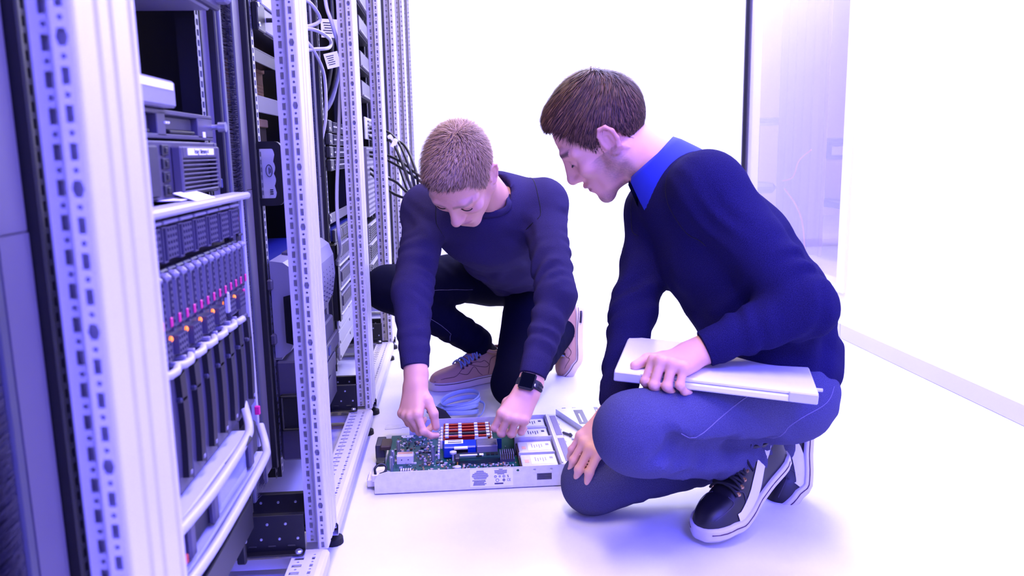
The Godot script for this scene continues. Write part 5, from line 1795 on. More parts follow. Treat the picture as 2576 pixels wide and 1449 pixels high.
# ---------------------------------------------------------------- heads
# head axes: x to the person's left, y to the crown, z out of the face; origin between the ears
func head_field(f: Field, neck: Vector3, p: Dictionary) -> void:
	f.ell(Vector3(0, 0.032, -0.016), Vector3(0.076, 0.086, 0.098), 0.0)
	f.ell(Vector3(0, 0.012, 0.028), Vector3(0.066, 0.082, 0.062), 0.02)
	f.ell(Vector3(0, -0.055, 0.03), Vector3(0.054, 0.06, 0.055), 0.02)
	for s in [-1.0, 1.0]:
		f.cone(Vector3(s * 0.058, -0.05, -0.004), Vector3(s * 0.02, -0.1, 0.066), 0.016, 0.014, 0.02)
		f.cone(Vector3(s * 0.062, -0.01, 0.0), Vector3(s * 0.058, -0.05, -0.002), 0.014, 0.015, 0.02)
		f.ell(Vector3(s * 0.04, -0.026, 0.06), Vector3(0.024, 0.018, 0.022), 0.018)
	f.cone(Vector3(-0.012, -0.106, 0.074), Vector3(0.012, -0.106, 0.074), 0.0165, 0.0165, 0.018)
	f.ell(Vector3(0, -0.072, 0.074), Vector3(0.03, 0.024, 0.021), 0.015)
	# eye hollows, then brow, lids and nose
	for s in [-1.0, 1.0]:
		f.carve(Vector3(s * 0.026, 0.0, 0.103), Vector3(s * 0.044, -0.002, 0.093), 0.0185, 0.0175, 0.012)
		f.cone(Vector3(s * 0.012, 0.021, 0.082), Vector3(s * 0.034, 0.025, 0.077), 0.011, 0.011, 0.012)
		f.cone(Vector3(s * 0.034, 0.025, 0.077), Vector3(s * 0.054, 0.016, 0.06), 0.011, 0.01, 0.012)
		f.ell(Vector3(s * 0.032, 0.0005, 0.0715), Vector3(0.0148, 0.0128, 0.0138), 0.003)
		f.carve(Vector3(s * 0.02, -0.0045, 0.0868), Vector3(s * 0.043, -0.0045, 0.0838), 0.0018, 0.0016, 0.002)
	f.cone(Vector3(0, 0.012, 0.078), Vector3(0, -0.036, 0.088), 0.011, 0.0155, 0.012)
	f.cone(Vector3(0, 0.014, 0.088), Vector3(0, -0.03, 0.108), 0.0075, 0.0105, 0.01)
	f.ell(Vector3(0, -0.035, 0.108), Vector3(0.0125, 0.0115, 0.0125), 0.008)
	for s in [-1.0, 1.0]:
		f.ell(Vector3(s * 0.0115, -0.039, 0.093), Vector3(0.0085, 0.0085, 0.0145), 0.006)
		f.carve(Vector3(s * 0.0065, -0.049, 0.103), Vector3(s * 0.0075, -0.043, 0.103), 0.003, 0.003, 0.003)
	# lips and the line between them
	f.cone(Vector3(-0.019, -0.0655, 0.0875), Vector3(0, -0.0635, 0.0955), 0.0045, 0.0062, 0.006)
	f.cone(Vector3(0.019, -0.0655, 0.0875), Vector3(0, -0.0635, 0.0955), 0.0045, 0.0062, 0.006)
	f.cone(Vector3(-0.015, -0.0765, 0.087), Vector3(0.015, -0.0765, 0.087), 0.0065, 0.0065, 0.006)
	f.cone(Vector3(-0.006, -0.0765, 0.0895), Vector3(0.006, -0.0765, 0.0895), 0.0068, 0.0068, 0.006)
	for s in [-1.0, 1.0]:
		f.carve(Vector3(0, -0.0702, 0.1005), Vector3(s * 0.023, -0.0705, 0.0885), 0.0018, 0.0018, 0.003)
	f.carve(Vector3(-0.012, -0.0885, 0.0965), Vector3(0.012, -0.0885, 0.0965), 0.006, 0.006, 0.008)
	# ears: rim, lobe, plate and bowl
	for s in [-1.0, 1.0]:
		f.ell(Vector3(s * 0.0775, -0.004, -0.016), Vector3(0.0055, 0.029, 0.0165), 0.004, Basis(Vector3.RIGHT, 0.2) * Basis(Vector3.UP, -s * 0.35))
		var rim := [Vector3(0.0755, -0.002, 0.001), Vector3(0.079, 0.016, -0.003), Vector3(0.083, 0.026, -0.013), Vector3(0.087, 0.023, -0.026), Vector3(0.088, 0.008, -0.033), Vector3(0.086, -0.01, -0.031), Vector3(0.082, -0.025, -0.021), Vector3(0.0775, -0.034, -0.01), Vector3(0.0745, -0.031, -0.002)]
		for i in rim.size() - 1:
			var a: Vector3 = rim[i]
			var b: Vector3 = rim[i + 1]
			f.cone(Vector3(s * a.x, a.y, a.z), Vector3(s * b.x, b.y, b.z), 0.0042, 0.0042, 0.003)
		f.ell(Vector3(s * 0.0775, -0.031, -0.009), Vector3(0.0045, 0.0085, 0.0085), 0.004)
		f.carve(Vector3(s * 0.0855, 0.002, -0.014), Vector3(s * 0.0845, -0.014, -0.011), 0.006, 0.0062, 0.003)
		f.cone(Vector3(s * 0.0765, -0.006, 0.0), Vector3(s * 0.0765, -0.014, 0.0), 0.0042, 0.0042, 0.004)
	# neck
	f.cone(Vector3(0, -0.045, -0.032), neck, 0.052, 0.058, 0.025)
	for s in [-1.0, 1.0]:
		f.cone(Vector3(s * 0.055, -0.04, -0.03), neck.lerp(Vector3(0, -0.05, 0.0), 0.12) + Vector3(s * 0.015, 0, 0.035), 0.014, 0.013, 0.02)

func skin_paint(p: Vector3, k: Dictionary) -> Color:
	var c: Color = k.skin
	# lips
	var q := Vector3(p.x / 0.026, (p.y + 0.07) / 0.013, (p.z - 0.09) / 0.016)
	c = c.lerp(k.lips, clampf(1.6 - q.length_squared() * 1.3, 0.0, 1.0) * 0.8)
	# ears, nose tip and cheeks carry more blood
	if absf(p.x) > 0.074 and p.z < 0.01 and p.y > -0.05:
		c = c.lerp(k.flush, 0.55)
	c = c.lerp(k.flush, 0.35 * clampf(1.0 - (p - Vector3(0, -0.036, 0.112)).length() / 0.022, 0.0, 1.0))
	c = c.lerp(k.flush, 0.25 * clampf(1.0 - (Vector3(absf(p.x), p.y, p.z) - Vector3(0.045, -0.03, 0.07)).length() / 0.03, 0.0, 1.0))
	# slit between the lids
	var e := Vector3((absf(p.x) - 0.032) / 0.013, (p.y + 0.0045) / 0.0042, (p.z - 0.085) / 0.009)
	c = c.lerp(k.lash, clampf(1.7 - e.length_squared(), 0.0, 1.0))
	# brows
	var ax := absf(p.x)
	if ax > 0.009 and ax < 0.056 and p.z > 0.045:
		var yb := 0.0215 + 0.006 * sin((ax - 0.009) / 0.047 * PI * 0.8) - 0.05 * maxf(ax - 0.045, 0.0)
		c = c.lerp(k.brow, clampf(1.6 - absf(p.y - yb) / 0.0042, 0.0, 1.0) * k.brow_weight)
	# stubble along the jaw, the chin and the upper lip
	if k.stubble > 0.0 and p.y < -0.02:
		var side := clampf((ax - 0.046) / 0.012, 0.0, 1.0) * clampf((0.058 - p.z) / 0.03, 0.0, 1.0) * clampf((p.z + 0.024) / 0.012, 0.0, 1.0)
		var low := clampf((-0.088 - p.y) / 0.014, 0.0, 1.0) * clampf((p.z - 0.0) / 0.02, 0.0, 1.0) * clampf((p.y + 0.14) / 0.02, 0.0, 1.0)
		var jit := 0.75 + 0.25 * sin(p.x * 3100.0 + sin(p.y * 2700.0) * 2.0) * sin(p.z * 2900.0 + p.y * 1300.0)
		c = c.lerp(k.beard, clampf(maxf(side, low), 0.0, 1.0) * k.stubble * jit)
	return c

func lashes(t: Node3D, xf: Transform3D) -> void:
	for s in [-1.0, 1.0]:
		var h := Sh.new()
		h.tube(spline([xf * Vector3(s * 0.0185, -0.0045, 0.0835), xf * Vector3(s * 0.026, -0.0058, 0.0862), xf * Vector3(s * 0.034, -0.0062, 0.0866), xf * Vector3(s * 0.042, -0.0052, 0.0845), xf * Vector3(s * 0.0475, -0.003, 0.0805)], 4), 0.0013, 6)
		put(t, "eyelashes", h.mesh(), M.lash)

func hairline(z: float) -> float:
	var k := [[-0.2, -0.085], [-0.085, -0.078], [-0.052, -0.052], [-0.037, 0.004], [-0.03, 0.022], [-0.01, 0.026], [-0.001, 0.012], [0.002, -0.036], [0.016, -0.036], [0.027, 0.004], [0.036, 0.03], [0.044, 0.058], [0.062, 0.074], [0.09, 0.084], [0.2, 0.086]]
	for i in k.size() - 1:
		if z < k[i + 1][0]:
			return lerpf(k[i][1], k[i + 1][1], (z - k[i][0]) / (k[i + 1][0] - k[i][0]))
	return 0.07

func hair_bag(k: Dictionary, xf: Transform3D) -> Bag:
	var f := Field.new(Vector3(-0.11, -0.1, -0.15), Vector3(0.11, 0.17, 0.13), 0.0045)
	f.ell(Vector3(0, 0.033, -0.016), k.hair_r, 0.0)
	for e in k.hair_extra:
		f.ell(e[0], e[1], 0.025)
	# trim along the hairline
	var at := 0
	for iz in f.nz:
		var hz: float = hairline(f.o.z + f.h * iz) + k.line * smoothstep(0.02, 0.045, f.o.z + f.h * iz)
		for iy in f.ny:
			var c: float = (hz - (f.o.y + f.h * iy)) * 0.8
			for ix in f.nx:
				if f.f[at] < 0.05:
					f.f[at] = maxf(f.f[at], c)
				at += 1
	var cap := Bag.new()
	f.net(cap)
	var out := Bag.new()
	var rng := RandomNumberGenerator.new()
	rng.seed = k.seed
	var base: Color = k.hair
	for i in cap.v.size():
		out.v.append(xf * cap.v[i])
		out.n.append((xf.basis * cap.n[i]).normalized())
		out.c.append(base * 0.8)
	out.t.append_array(cap.t)
	# locks
	var crown: Vector3 = k.crown
	for s in k.locks:
		var i := rng.randi() % cap.v.size()
		var p := cap.v[i]
		var n := cap.n[i]
		var ln: float = k.lock_len * rng.randf_range(0.6, 1.25)
		var side := clampf((0.075 - p.y) / 0.07, 0.0, 1.0)
		ln *= lerpf(1.0, 0.4, side)
		if p.z > 0.05:
			ln *= k.fringe
		var flow: Vector3 = (p - crown).normalized() + k.comb * (1.0 - side * 0.7) + Vector3(0, -0.6, 0) * side
		flow += Vector3(rng.randf_range(-1, 1), rng.randf_range(-1, 1), rng.randf_range(-1, 1)) * k.mess
		flow = (flow - n * flow.dot(n)).normalized()
		var up: float = k.lift * rng.randf_range(0.3, 1.4) * lerpf(1.0, 0.35, side)
		var w := n.cross(flow).normalized() * rng.randf_range(0.0004, 0.0009)
		var a := p - n * 0.002
		var b := p + flow * ln * 0.5 + n * up * 0.75
		var d := p + flow * ln + n * up * (0.9 if k.curl else 1.2)
		var col := base * rng.randf_range(0.65, 1.5)
		col = col.lerp(k.hair_tip, rng.randf() * rng.randf() * 0.8)
		col.a = 1.0
		var q := out.v.size()
		for pt in [a - w, a + w, b - w * 0.8, b + w * 0.8, d]:
			out.v.append(xf * pt)
			out.c.append(col)
			out.n.append((xf.basis * (n + flow * -0.2)).normalized())
		out.t.append_array([q, q + 1, q + 2, q + 1, q + 3, q + 2, q + 2, q + 3, q + 4])
	return out

# ---------------------------------------------------------------- hands
# X towards the thumb, Y out of the back of the hand, Z along the palm to the knuckles
func hand_field(f: Field, w: Vector3, X: Vector3, Y: Vector3, Z: Vector3, arm: Vector3, curls: Array, thumb: Array, s := 1.0) -> Array:
	var P := func(v: Vector3) -> Vector3: return w + (X * v.x + Y * v.y + Z * v.z) * s
	var kn := [Vector3(0.029, 0.002, 0.088), Vector3(0.0095, 0.005, 0.092), Vector3(-0.0105, 0.003, 0.086), Vector3(-0.0285, -0.002, 0.077)]
	var ln := [[0.043, 0.026, 0.021], [0.047, 0.03, 0.022], [0.043, 0.028, 0.021], [0.034, 0.021, 0.019]]
	var rr := [0.0098, 0.01, 0.0095, 0.0084]
	# forearm, wrist and palm
	f.cone(arm, w - Z * 0.005, 0.034, 0.025 * s, 0.012, X, 1.12)
	f.cone(P.call(Vector3(0, 0, -0.02)), P.call(Vector3(0, 0, 0.012)), 0.023 * s, 0.0205 * s, 0.015, X, 1.25)
	for i in 4:
		var b := Vector3(kn[i].x * 0.55, -0.002, 0.012)
		f.cone(P.call(b), P.call(kn[i] - Vector3(0, 0.004, 0.002)), 0.0165 * s, 0.0122 * s, 0.014)
		f.ell(P.call(kn[i] + Vector3(0, 0.0015, 0)), Vector3.ONE * 0.0098 * s, 0.008)
	f.cone(P.call(Vector3(-0.012, -0.012, 0.03)), P.call(Vector3(-0.02, -0.012, 0.062)), 0.015 * s, 0.011 * s, 0.015)
	var tips := []
	for i in 4:
		var c: Array = curls[i]
		var p: Vector3 = kn[i]
		var an := 0.0
		var r: float = rr[i]
		for j in 3:
			an += deg_to_rad(c[j])
			var sp: float = deg_to_rad(c[3]) if c.size() > 3 else 0.0
			var d := Vector3(sin(sp) * cos(an * 0.5), -sin(an), cos(an)).normalized()
			var e: Vector3 = p + d * ln[i][j]
			f.cone(P.call(p), P.call(e), r * s, (r - 0.0008) * s, 0.0035)
			if j == 0:
				f.ell(P.call(e + Vector3(0, 0.0008, 0)), Vector3.ONE * (r + 0.0004) * s, 0.003)
			r -= 0.0008
			p = e
		tips.append(P.call(p))
	# thumb: list of points from its root
	var tp := [Vector3(0.014, -0.008, 0.018)] + thumb
	var tr := [0.0165, 0.0132, 0.011, 0.0095, 0.0085]
	for i in tp.size() - 1:
		f.cone(P.call(tp[i]), P.call(tp[i + 1]), tr[i] * s, tr[i + 1] * s, 0.006)
	tips.append(P.call(tp[tp.size() - 1]))
	return tips

func hand_bounds(w: Vector3, arm: Vector3) -> Array:
	return [w.min(arm) - Vector3(0.05, 0.05, 0.05), w.max(arm) + Vector3(0.05, 0.05, 0.05)]

# ---------------------------------------------------------------- shoes
# shoe axes: z to the toe, y up, x to the left; heel of the sole at the origin
const SHOE_W := [[0.0, 0.018], [0.03, 0.029], [0.12, 0.036], [0.3, 0.0345], [0.45, 0.037], [0.62, 0.046], [0.75, 0.0485], [0.88, 0.042], [0.95, 0.031], [0.985, 0.019], [1.0, 0.008]]
const SHOE_H := [[0.0, 0.06], [0.03, 0.078], [0.1, 0.084], [0.22, 0.076], [0.34, 0.088], [0.44, 0.087], [0.56, 0.066], [0.7, 0.051], [0.82, 0.044], [0.92, 0.037], [0.97, 0.028], [1.0, 0.014]]

func ramp(k: Array, s: float) -> float:
	for i in k.size() - 1:
		if s <= k[i + 1][0]:
			return lerpf(k[i][1], k[i + 1][1], smoothstep(0.0, 1.0, (s - k[i][0]) / (k[i + 1][0] - k[i][0])) * 0.5 + (s - k[i][0]) / (k[i + 1][0] - k[i][0]) * 0.5)
	return k[k.size() - 1][1]

func shoe_spine(s: float, L: float, bend: float) -> Array:
	# place and the upward direction of the sole line, the front third turned by bend
	if s < 0.66 or bend == 0.0:
		return [Vector3(0, 0, s * L), Vector3.UP]
	var d := (s - 0.66) * L
	var a := bend * smoothstep(0.66, 0.82, s)
	return [Vector3(0, 0, 0.66 * L) + Vector3(0, sin(a * 0.8) * d, cos(a * 0.8) * d), Vector3(0, cos(a), -sin(a))]

func shoe_pt(s: float, a: float, L: float, bend: float, off: float, sole := 0.022) -> Vector3:
	# a runs from 0 (left edge of the sole) over the top (PI / 2) to PI (right edge)
	var sp := shoe_spine(s, L, bend)
	var w := ramp(SHOE_W, s) + off
	var hh := ramp(SHOE_H, s) + off
	var ca := cos(a)
	var sa := sin(a)
	var x := signf(ca) * pow(absf(ca), 0.62) * w
	var y := pow(maxf(sa, 0.0), 0.8) * hh
	x *= 1.0 - 0.28 * clampf(y / 0.09, 0.0, 1.0)
	x += 0.006 * smoothstep(0.5, 1.0, s) * 0.0
	return sp[0] + Vector3(x, 0, 0) + sp[1] * (sole + y - 0.004)

func make_shoe(t: Node3D, L: float, bend: float, upper: Material, solem: Material, lace: Material, style: int, side: float) -> Node3D:
	var shoe := Node3D.new()
	shoe.name = "shoe"
	t.add_child(shoe, true)
	var ss := [0.0, 0.012, 0.03, 0.06, 0.1, 0.16, 0.22, 0.28, 0.34, 0.4, 0.46, 0.52, 0.58, 0.64, 0.7, 0.76, 0.82, 0.87, 0.91, 0.945, 0.97, 0.988, 1.0]
	var rings := []
	for s in ss:
		var r := PackedVector3Array()
		for j in 25:
			r.append(shoe_pt(s, PI * j / 24.0, L, bend, 0.0))
		rings.append(r)
	var b := Bag.new()
	b.loft(rings, true, true, true)
	put(shoe, "upper", b.mesh(), upper)
	# sole
	rings = []
	for s in ss:
		var r := PackedVector3Array()
		var sp := shoe_spine(s, L * 1.02, bend)
		var w := ramp(SHOE_W, s) + 0.0045
		var hs := 0.028 if style == 0 else 0.026
		hs += 0.006 * smoothstep(0.35, 0.0, s) * (1.0 if style == 0 else 0.3)
		for q in [Vector2(0.9, 0.0), Vector2(1.0, 0.005), Vector2(1.0, hs - 0.006), Vector2(0.97, hs), Vector2(0.6, hs), Vector2(-0.6, hs), Vector2(-0.97, hs), Vector2(-1.0, hs - 0.006), Vector2(-1.0, 0.005), Vector2(-0.9, 0.0)]:
			r.append(sp[0] + Vector3(q.x * w, 0, -0.003) + sp[1] * q.y)
		rings.append(r)
	b = Bag.new()
	b.loft(rings, true, true, true)
	put(shoe, "sole", b.mesh(), solem)
	# line round the sole
	var h: Sh
	for sd in [-1.0, 1.0]:
		h = Sh.new()
		var pts := []
		for i in 25:
			var s := 0.02 + 0.96 * i / 24.0
			var sp := shoe_spine(s, L * 1.02, bend)
			pts.append(sp[0] + Vector3(sd * (ramp(SHOE_W, s) + 0.0046), 0, -0.003) + sp[1] * (0.015 if style == 1 else 0.024))
		h.tube(PackedVector3Array(pts), 0.0013, 5)
		put(shoe, "sole_line", h.mesh(), M.shoe_line)
	# collar, tongue and laces
	h = Sh.new()
	var col := []
	for i in 24:
		var a := TAU * i / 24.0
		var s := 0.2 - 0.16 * cos(a)
		col.append(Vector3(0.026 * sin(a), 0.022 + ramp(SHOE_H, s) + 0.002, s * L))
	h.tube(PackedVector3Array(col), 0.006, 7, true)
	put(shoe, "collar", h.mesh(), upper)
	h = Sh.new()
	var tg := []
	for i in 8:
		var s := 0.34 + 0.03 * i
		tg.append(shoe_pt(s, PI / 2, L, bend, 0.003 + 0.012 * maxf(0.0, 2 - i) * 0.5))
	h.tube(PackedVector3Array(tg), 0.019, 8, false, true, 0.22, Vector3.RIGHT)
	put(shoe, "tongue", h.mesh(), upper if style == 0 else M.shoe_tongue)
	for i in 5:
		var s0 := 0.42 + i * 0.055
		for q in 2:
			h = Sh.new()
			var pts := []
			for j in 9:
				var u := j / 8.0
				var a := lerpf(PI * 0.29, PI * 0.71, u)
				var s := s0 + (0.045 * (u - 0.5) * (1.0 if q == 0 else -1.0))
				pts.append(shoe_pt(s, a, L, bend, 0.004 + 0.004 * sin(u * PI)))
			h.tube(PackedVector3Array(pts), 0.0031 if style == 0 else 0.0027, 6)
			put(shoe, "lace", h.mesh(), lace)
		for sd in [0.285, 0.715]:
			h = Sh.new()
			var c := shoe_pt(s0, PI * sd, L, bend, 0.0)
			var nrm := (shoe_pt(s0, PI * sd, L, bend, 0.01) - c).normalized()
			h.lathe(c, nrm, [Vector2(0.0052, 0.0), Vector2(0.005, 0.002), Vector2(0.003, 0.0024), Vector2(0.0024, 0.0012), Vector2(0, 0.0012)], 10)
			put(shoe, "eyelet", h.mesh(), M.brass if style == 1 else M.shoe_line)
	h = Sh.new()
	for q in 2:
		var c := shoe_pt(0.42, PI / 2, L, bend, 0.006)
		var pts := [c]
		for i in 5:
			pts.append(c + Vector3((1.0 if q else -1.0) * 0.008 * (i + 1), 0.006 * sin(i * 1.3) - 0.004 * i, 0.004 * i))
		h.tube(spline(pts, 3), 0.0026, 6)
	put(shoe, "bow", h.mesh(), lace)
	if style == 0:
		# stitched overlays and the curved emblem on both sides
		for sd in [0.0, 1.0]:
			h = Sh.new()
			var m := func(s: float, a: float) -> Vector3: return shoe_pt(s, a if sd == 0.0 else PI - a, L, bend, 0.0008)
			h.tube(spline([m.call(0.34, 0.62), m.call(0.3, 0.48), m.call(0.33, 0.36), m.call(0.4, 0.4), m.call(0.5, 0.62), m.call(0.57, 0.95)], 6), 0.0008, 5)
			h.tube(spline([m.call(0.57, 0.95), m.call(0.47, 0.72), m.call(0.4, 0.62), m.call(0.36, 0.66), m.call(0.34, 0.62)], 6), 0.0008, 5)
			put(shoe, "emblem", h.mesh(), M.shoe_line)
			h = Sh.new()
			h.tube(spline([m.call(0.02, 0.7), m.call(0.14, 0.9), m.call(0.26, 0.8), m.call(0.3, 0.3), m.call(0.32, 0.1)], 6), 0.0008, 5)
			h.tube(spline([m.call(0.98, 0.5), m.call(0.88, 0.55), m.call(0.76, 0.5), m.call(0.68, 0.75), m.call(0.62, 1.0)], 6), 0.0008, 5)
			h.tube(spline([m.call(0.7, 0.65), m.call(0.6, 0.35), m.call(0.5, 0.55), m.call(0.44, 0.2), m.call(0.4, 0.1)], 6), 0.0008, 5)
			put(shoe, "seam", h.mesh(), M.shoe_line)
			h = Sh.new()
			var win := []
			for i in 6:
				var s := 0.08 + 0.03 * i
				win.append(Vector3((ramp(SHOE_W, s) + 0.0045) * (1.0 if sd == 0.0 else -1.0), 0.014, s * L))
			h.tube(PackedVector3Array(win), 0.005, 6)
			put(shoe, "air_window", h.mesh(), M.shoe_window)
	else:
		# broad white stripe that runs down each side from the heel collar and forward along the sole
		for sd in [0.0, 1.0]:
			var A := []
			for i in 15:
				var u := i / 14.0
				var s := lerpf(0.06, 0.78, u)
				var mid := lerpf(1.15, 0.24, smoothstep(0.0, 0.62, u))
				var half := lerpf(0.26, 0.14, u)
				var r := PackedVector3Array()
				for j in 5:
					var a := clampf(mid + half * (j - 2) / 2.0, 0.03, PI / 2)
					r.append(shoe_pt(s, a if sd == 0.0 else PI - a, L, bend, 0.0016))
				if sd == 1.0:
					r.reverse()
				A.append(r)
			b = Bag.new()
			b.loft(A, false, false, false)
			put(shoe, "stripe", b.mesh(), M.shoe_stripe)
			h = Sh.new()
			var m := func(s: float, a: float) -> Vector3: return shoe_pt(s, a if sd == 0.0 else PI - a, L, bend, 0.0008)
			h.tube(spline([m.call(0.64, 1.1), m.call(0.6, 0.7), m.call(0.63, 0.35), m.call(0.66, 0.1)], 6), 0.0009, 5)
			h.tube(spline([m.call(0.72, 1.3), m.call(0.75, 0.9), m.call(0.85, 0.75), m.call(0.95, 0.7)], 6), 0.0009, 5)
			put(shoe, "seam", h.mesh(), M.shoe_seam)
	return shoe

func aim(o: Node3D, heel: Vector3, toe: Vector3, up: Vector3) -> void:
	var z := (toe - heel).normalized()
	var x := up.cross(z).normalized()
	o.transform = Transform3D(Basis(x, z.cross(x), z), heel)

# ---------------------------------------------------------------- the two men
func v3(x: float, y: float, z: float) -> Vector3:
	return Vector3(x, y, z)

func ortho(z: Vector3, y: Vector3) -> Array:
	z = z.normalized()
	y = (y - z * z.dot(y)).normalized()
	return [y, z]

func people() -> void:
	var sk := mat("skin", Color(1, 1, 1), 0.5)
	sk.vertex_color_use_as_albedo = true
	sk.subsurf_scatter_enabled = true
	sk.subsurf_scatter_strength = 0.12
	var hr := mat("hair", Color(1, 1, 1), 0.55, 0.0, 0.3)
	hr.vertex_color_use_as_albedo = true
	mat("sweater_navy", Color(0.26, 0.23, 0.39), 0.95, 0.0, 0.15)
	knit(M.sweater_navy, 3, 0.6)
	mat("sweater_heather", Color(0.2, 0.18, 0.4), 0.95, 0.0, 0.15)
	knit(M.sweater_heather, 5, 0.3)
	mat("denim_dark", Color(0.08, 0.08, 0.19), 0.9, 0.0, 0.15)
	knit(M.denim_dark, 8, 0.65)
	mat("denim_blue", Color(0.4, 0.395, 0.55), 0.9, 0.0, 0.15)
	knit(M.denim_blue, 9, 0.45)
	mat("shirt_blue", Color(0.07, 0.15, 0.62), 0.8)
	mat("stitch", Color(0.42, 0.4, 0.5), 0.8)
	mat("lash", Color(0.12, 0.08, 0.08), 0.7)
	mat("stitch_dark", Color(0.03, 0.03, 0.07), 0.9)
	mat("suede_tan", Color(0.72, 0.55, 0.46), 0.9)
	mat("sole_cream", Color(0.85, 0.78, 0.74), 0.6)
	mat("lace_blue", Color(0.5, 0.57, 0.68), 0.8)
	mat("shoe_line", Color(0.3, 0.2, 0.18), 0.7)
	mat("shoe_window", Color(0.2, 0.17, 0.22), 0.3)
	mat("leather_black", Color(0.06, 0.05, 0.075), 0.45)
	mat("shoe_tongue", Color(0.05, 0.05, 0.06), 0.8)
	mat("sole_white", Color(0.8, 0.78, 0.78), 0.6)
	mat("shoe_stripe", Color(0.85, 0.84, 0.85), 0.5)
	mat("shoe_seam", Color(0.25, 0.22, 0.28), 0.7)
	mat("lace_black", Color(0.05, 0.05, 0.06), 0.8)
	M.lace_black.albedo_texture = noise_tex(0.2, Color(0.5, 0.5, 0.5), Color(8, 8, 8), 128, 1)
	M.lace_black.uv1_triplanar = true
	M.lace_black.uv1_scale = Vector3.ONE * 12.0
	mat("brass", Color(0.7, 0.55, 0.35), 0.35, 0.8)
	man_fair()
	man_dark()

func knit(m: StandardMaterial3D, seed_: int, lo: float) -> void:
	# mottled yarn: fine flecks in the colour and a fine relief
	grain(m, noise_tex(0.12, Color(lo, lo, lo), Color(1, 1, 1), 512, 4, FastNoiseLite.TYPE_SIMPLEX, seed_), 9.0)
	m.heightmap_enabled = true
	m.heightmap_texture = noise_tex(0.25, Color(0, 0, 0), Color(1, 1, 1), 512, 2, FastNoiseLite.TYPE_SIMPLEX, seed_ + 20)
	m.heightmap_scale = 0.1
	m.rim_enabled = true
	m.rim = 0.12
	m.rim_tint = 1.0

func cuff(t: Node3D, called: String, a: Vector3, b: Vector3, r0: float, r1: float, m: Material, ribs := 40) -> void:
	# ribbed band round the axis a - b
	var d := (b - a).normalized()
	var u := d.cross(Vector3.RIGHT if absf(d.x) < 0.8 else Vector3.UP).normalized()
	var w := d.cross(u)
	var rings := []
	for i in 5:
		var s := [0.0, 0.04, 0.5, 0.96, 1.0][i] as float
		var r := lerpf(r0, r1, s) * (0.86 if i == 0 or i == 4 else 1.0)
		var ring := PackedVector3Array()
		for j in ribs * 2:
			var an := TAU * j / (ribs * 2)
			ring.append(a.lerp(b, s) + (u * cos(an) + w * sin(an)) * (r + (0.0007 if j % 2 else -0.0007)))
		rings.append(ring)
	var bag := Bag.new()
	bag.loft(rings, true, true, true)
	put(t, called, bag.mesh(), m)

func armholes(t: Node3D, f: Field, mid: Vector3, joints: Array) -> void:
	# the seams round the sleeves and along the shoulders, laid on the cloth
	for j in joints:
		var d: Vector3 = (j - mid).normalized()
		var c: Vector3 = j - d * 0.022
		var u := d.cross(Vector3.UP).normalized()
		var w := d.cross(u)
		var ring := PackedVector3Array()
		for i in 36:
			var a := TAU * i / 36.0
			ring.append(c + (u * cos(a) + w * sin(a)) * 0.085)
		var h := Sh.new()
		h.tube(f.lay(ring, -0.0004), 0.0014, 5, true)
		put(t, "sleeve_seam", h.mesh(), M.stitch_dark)

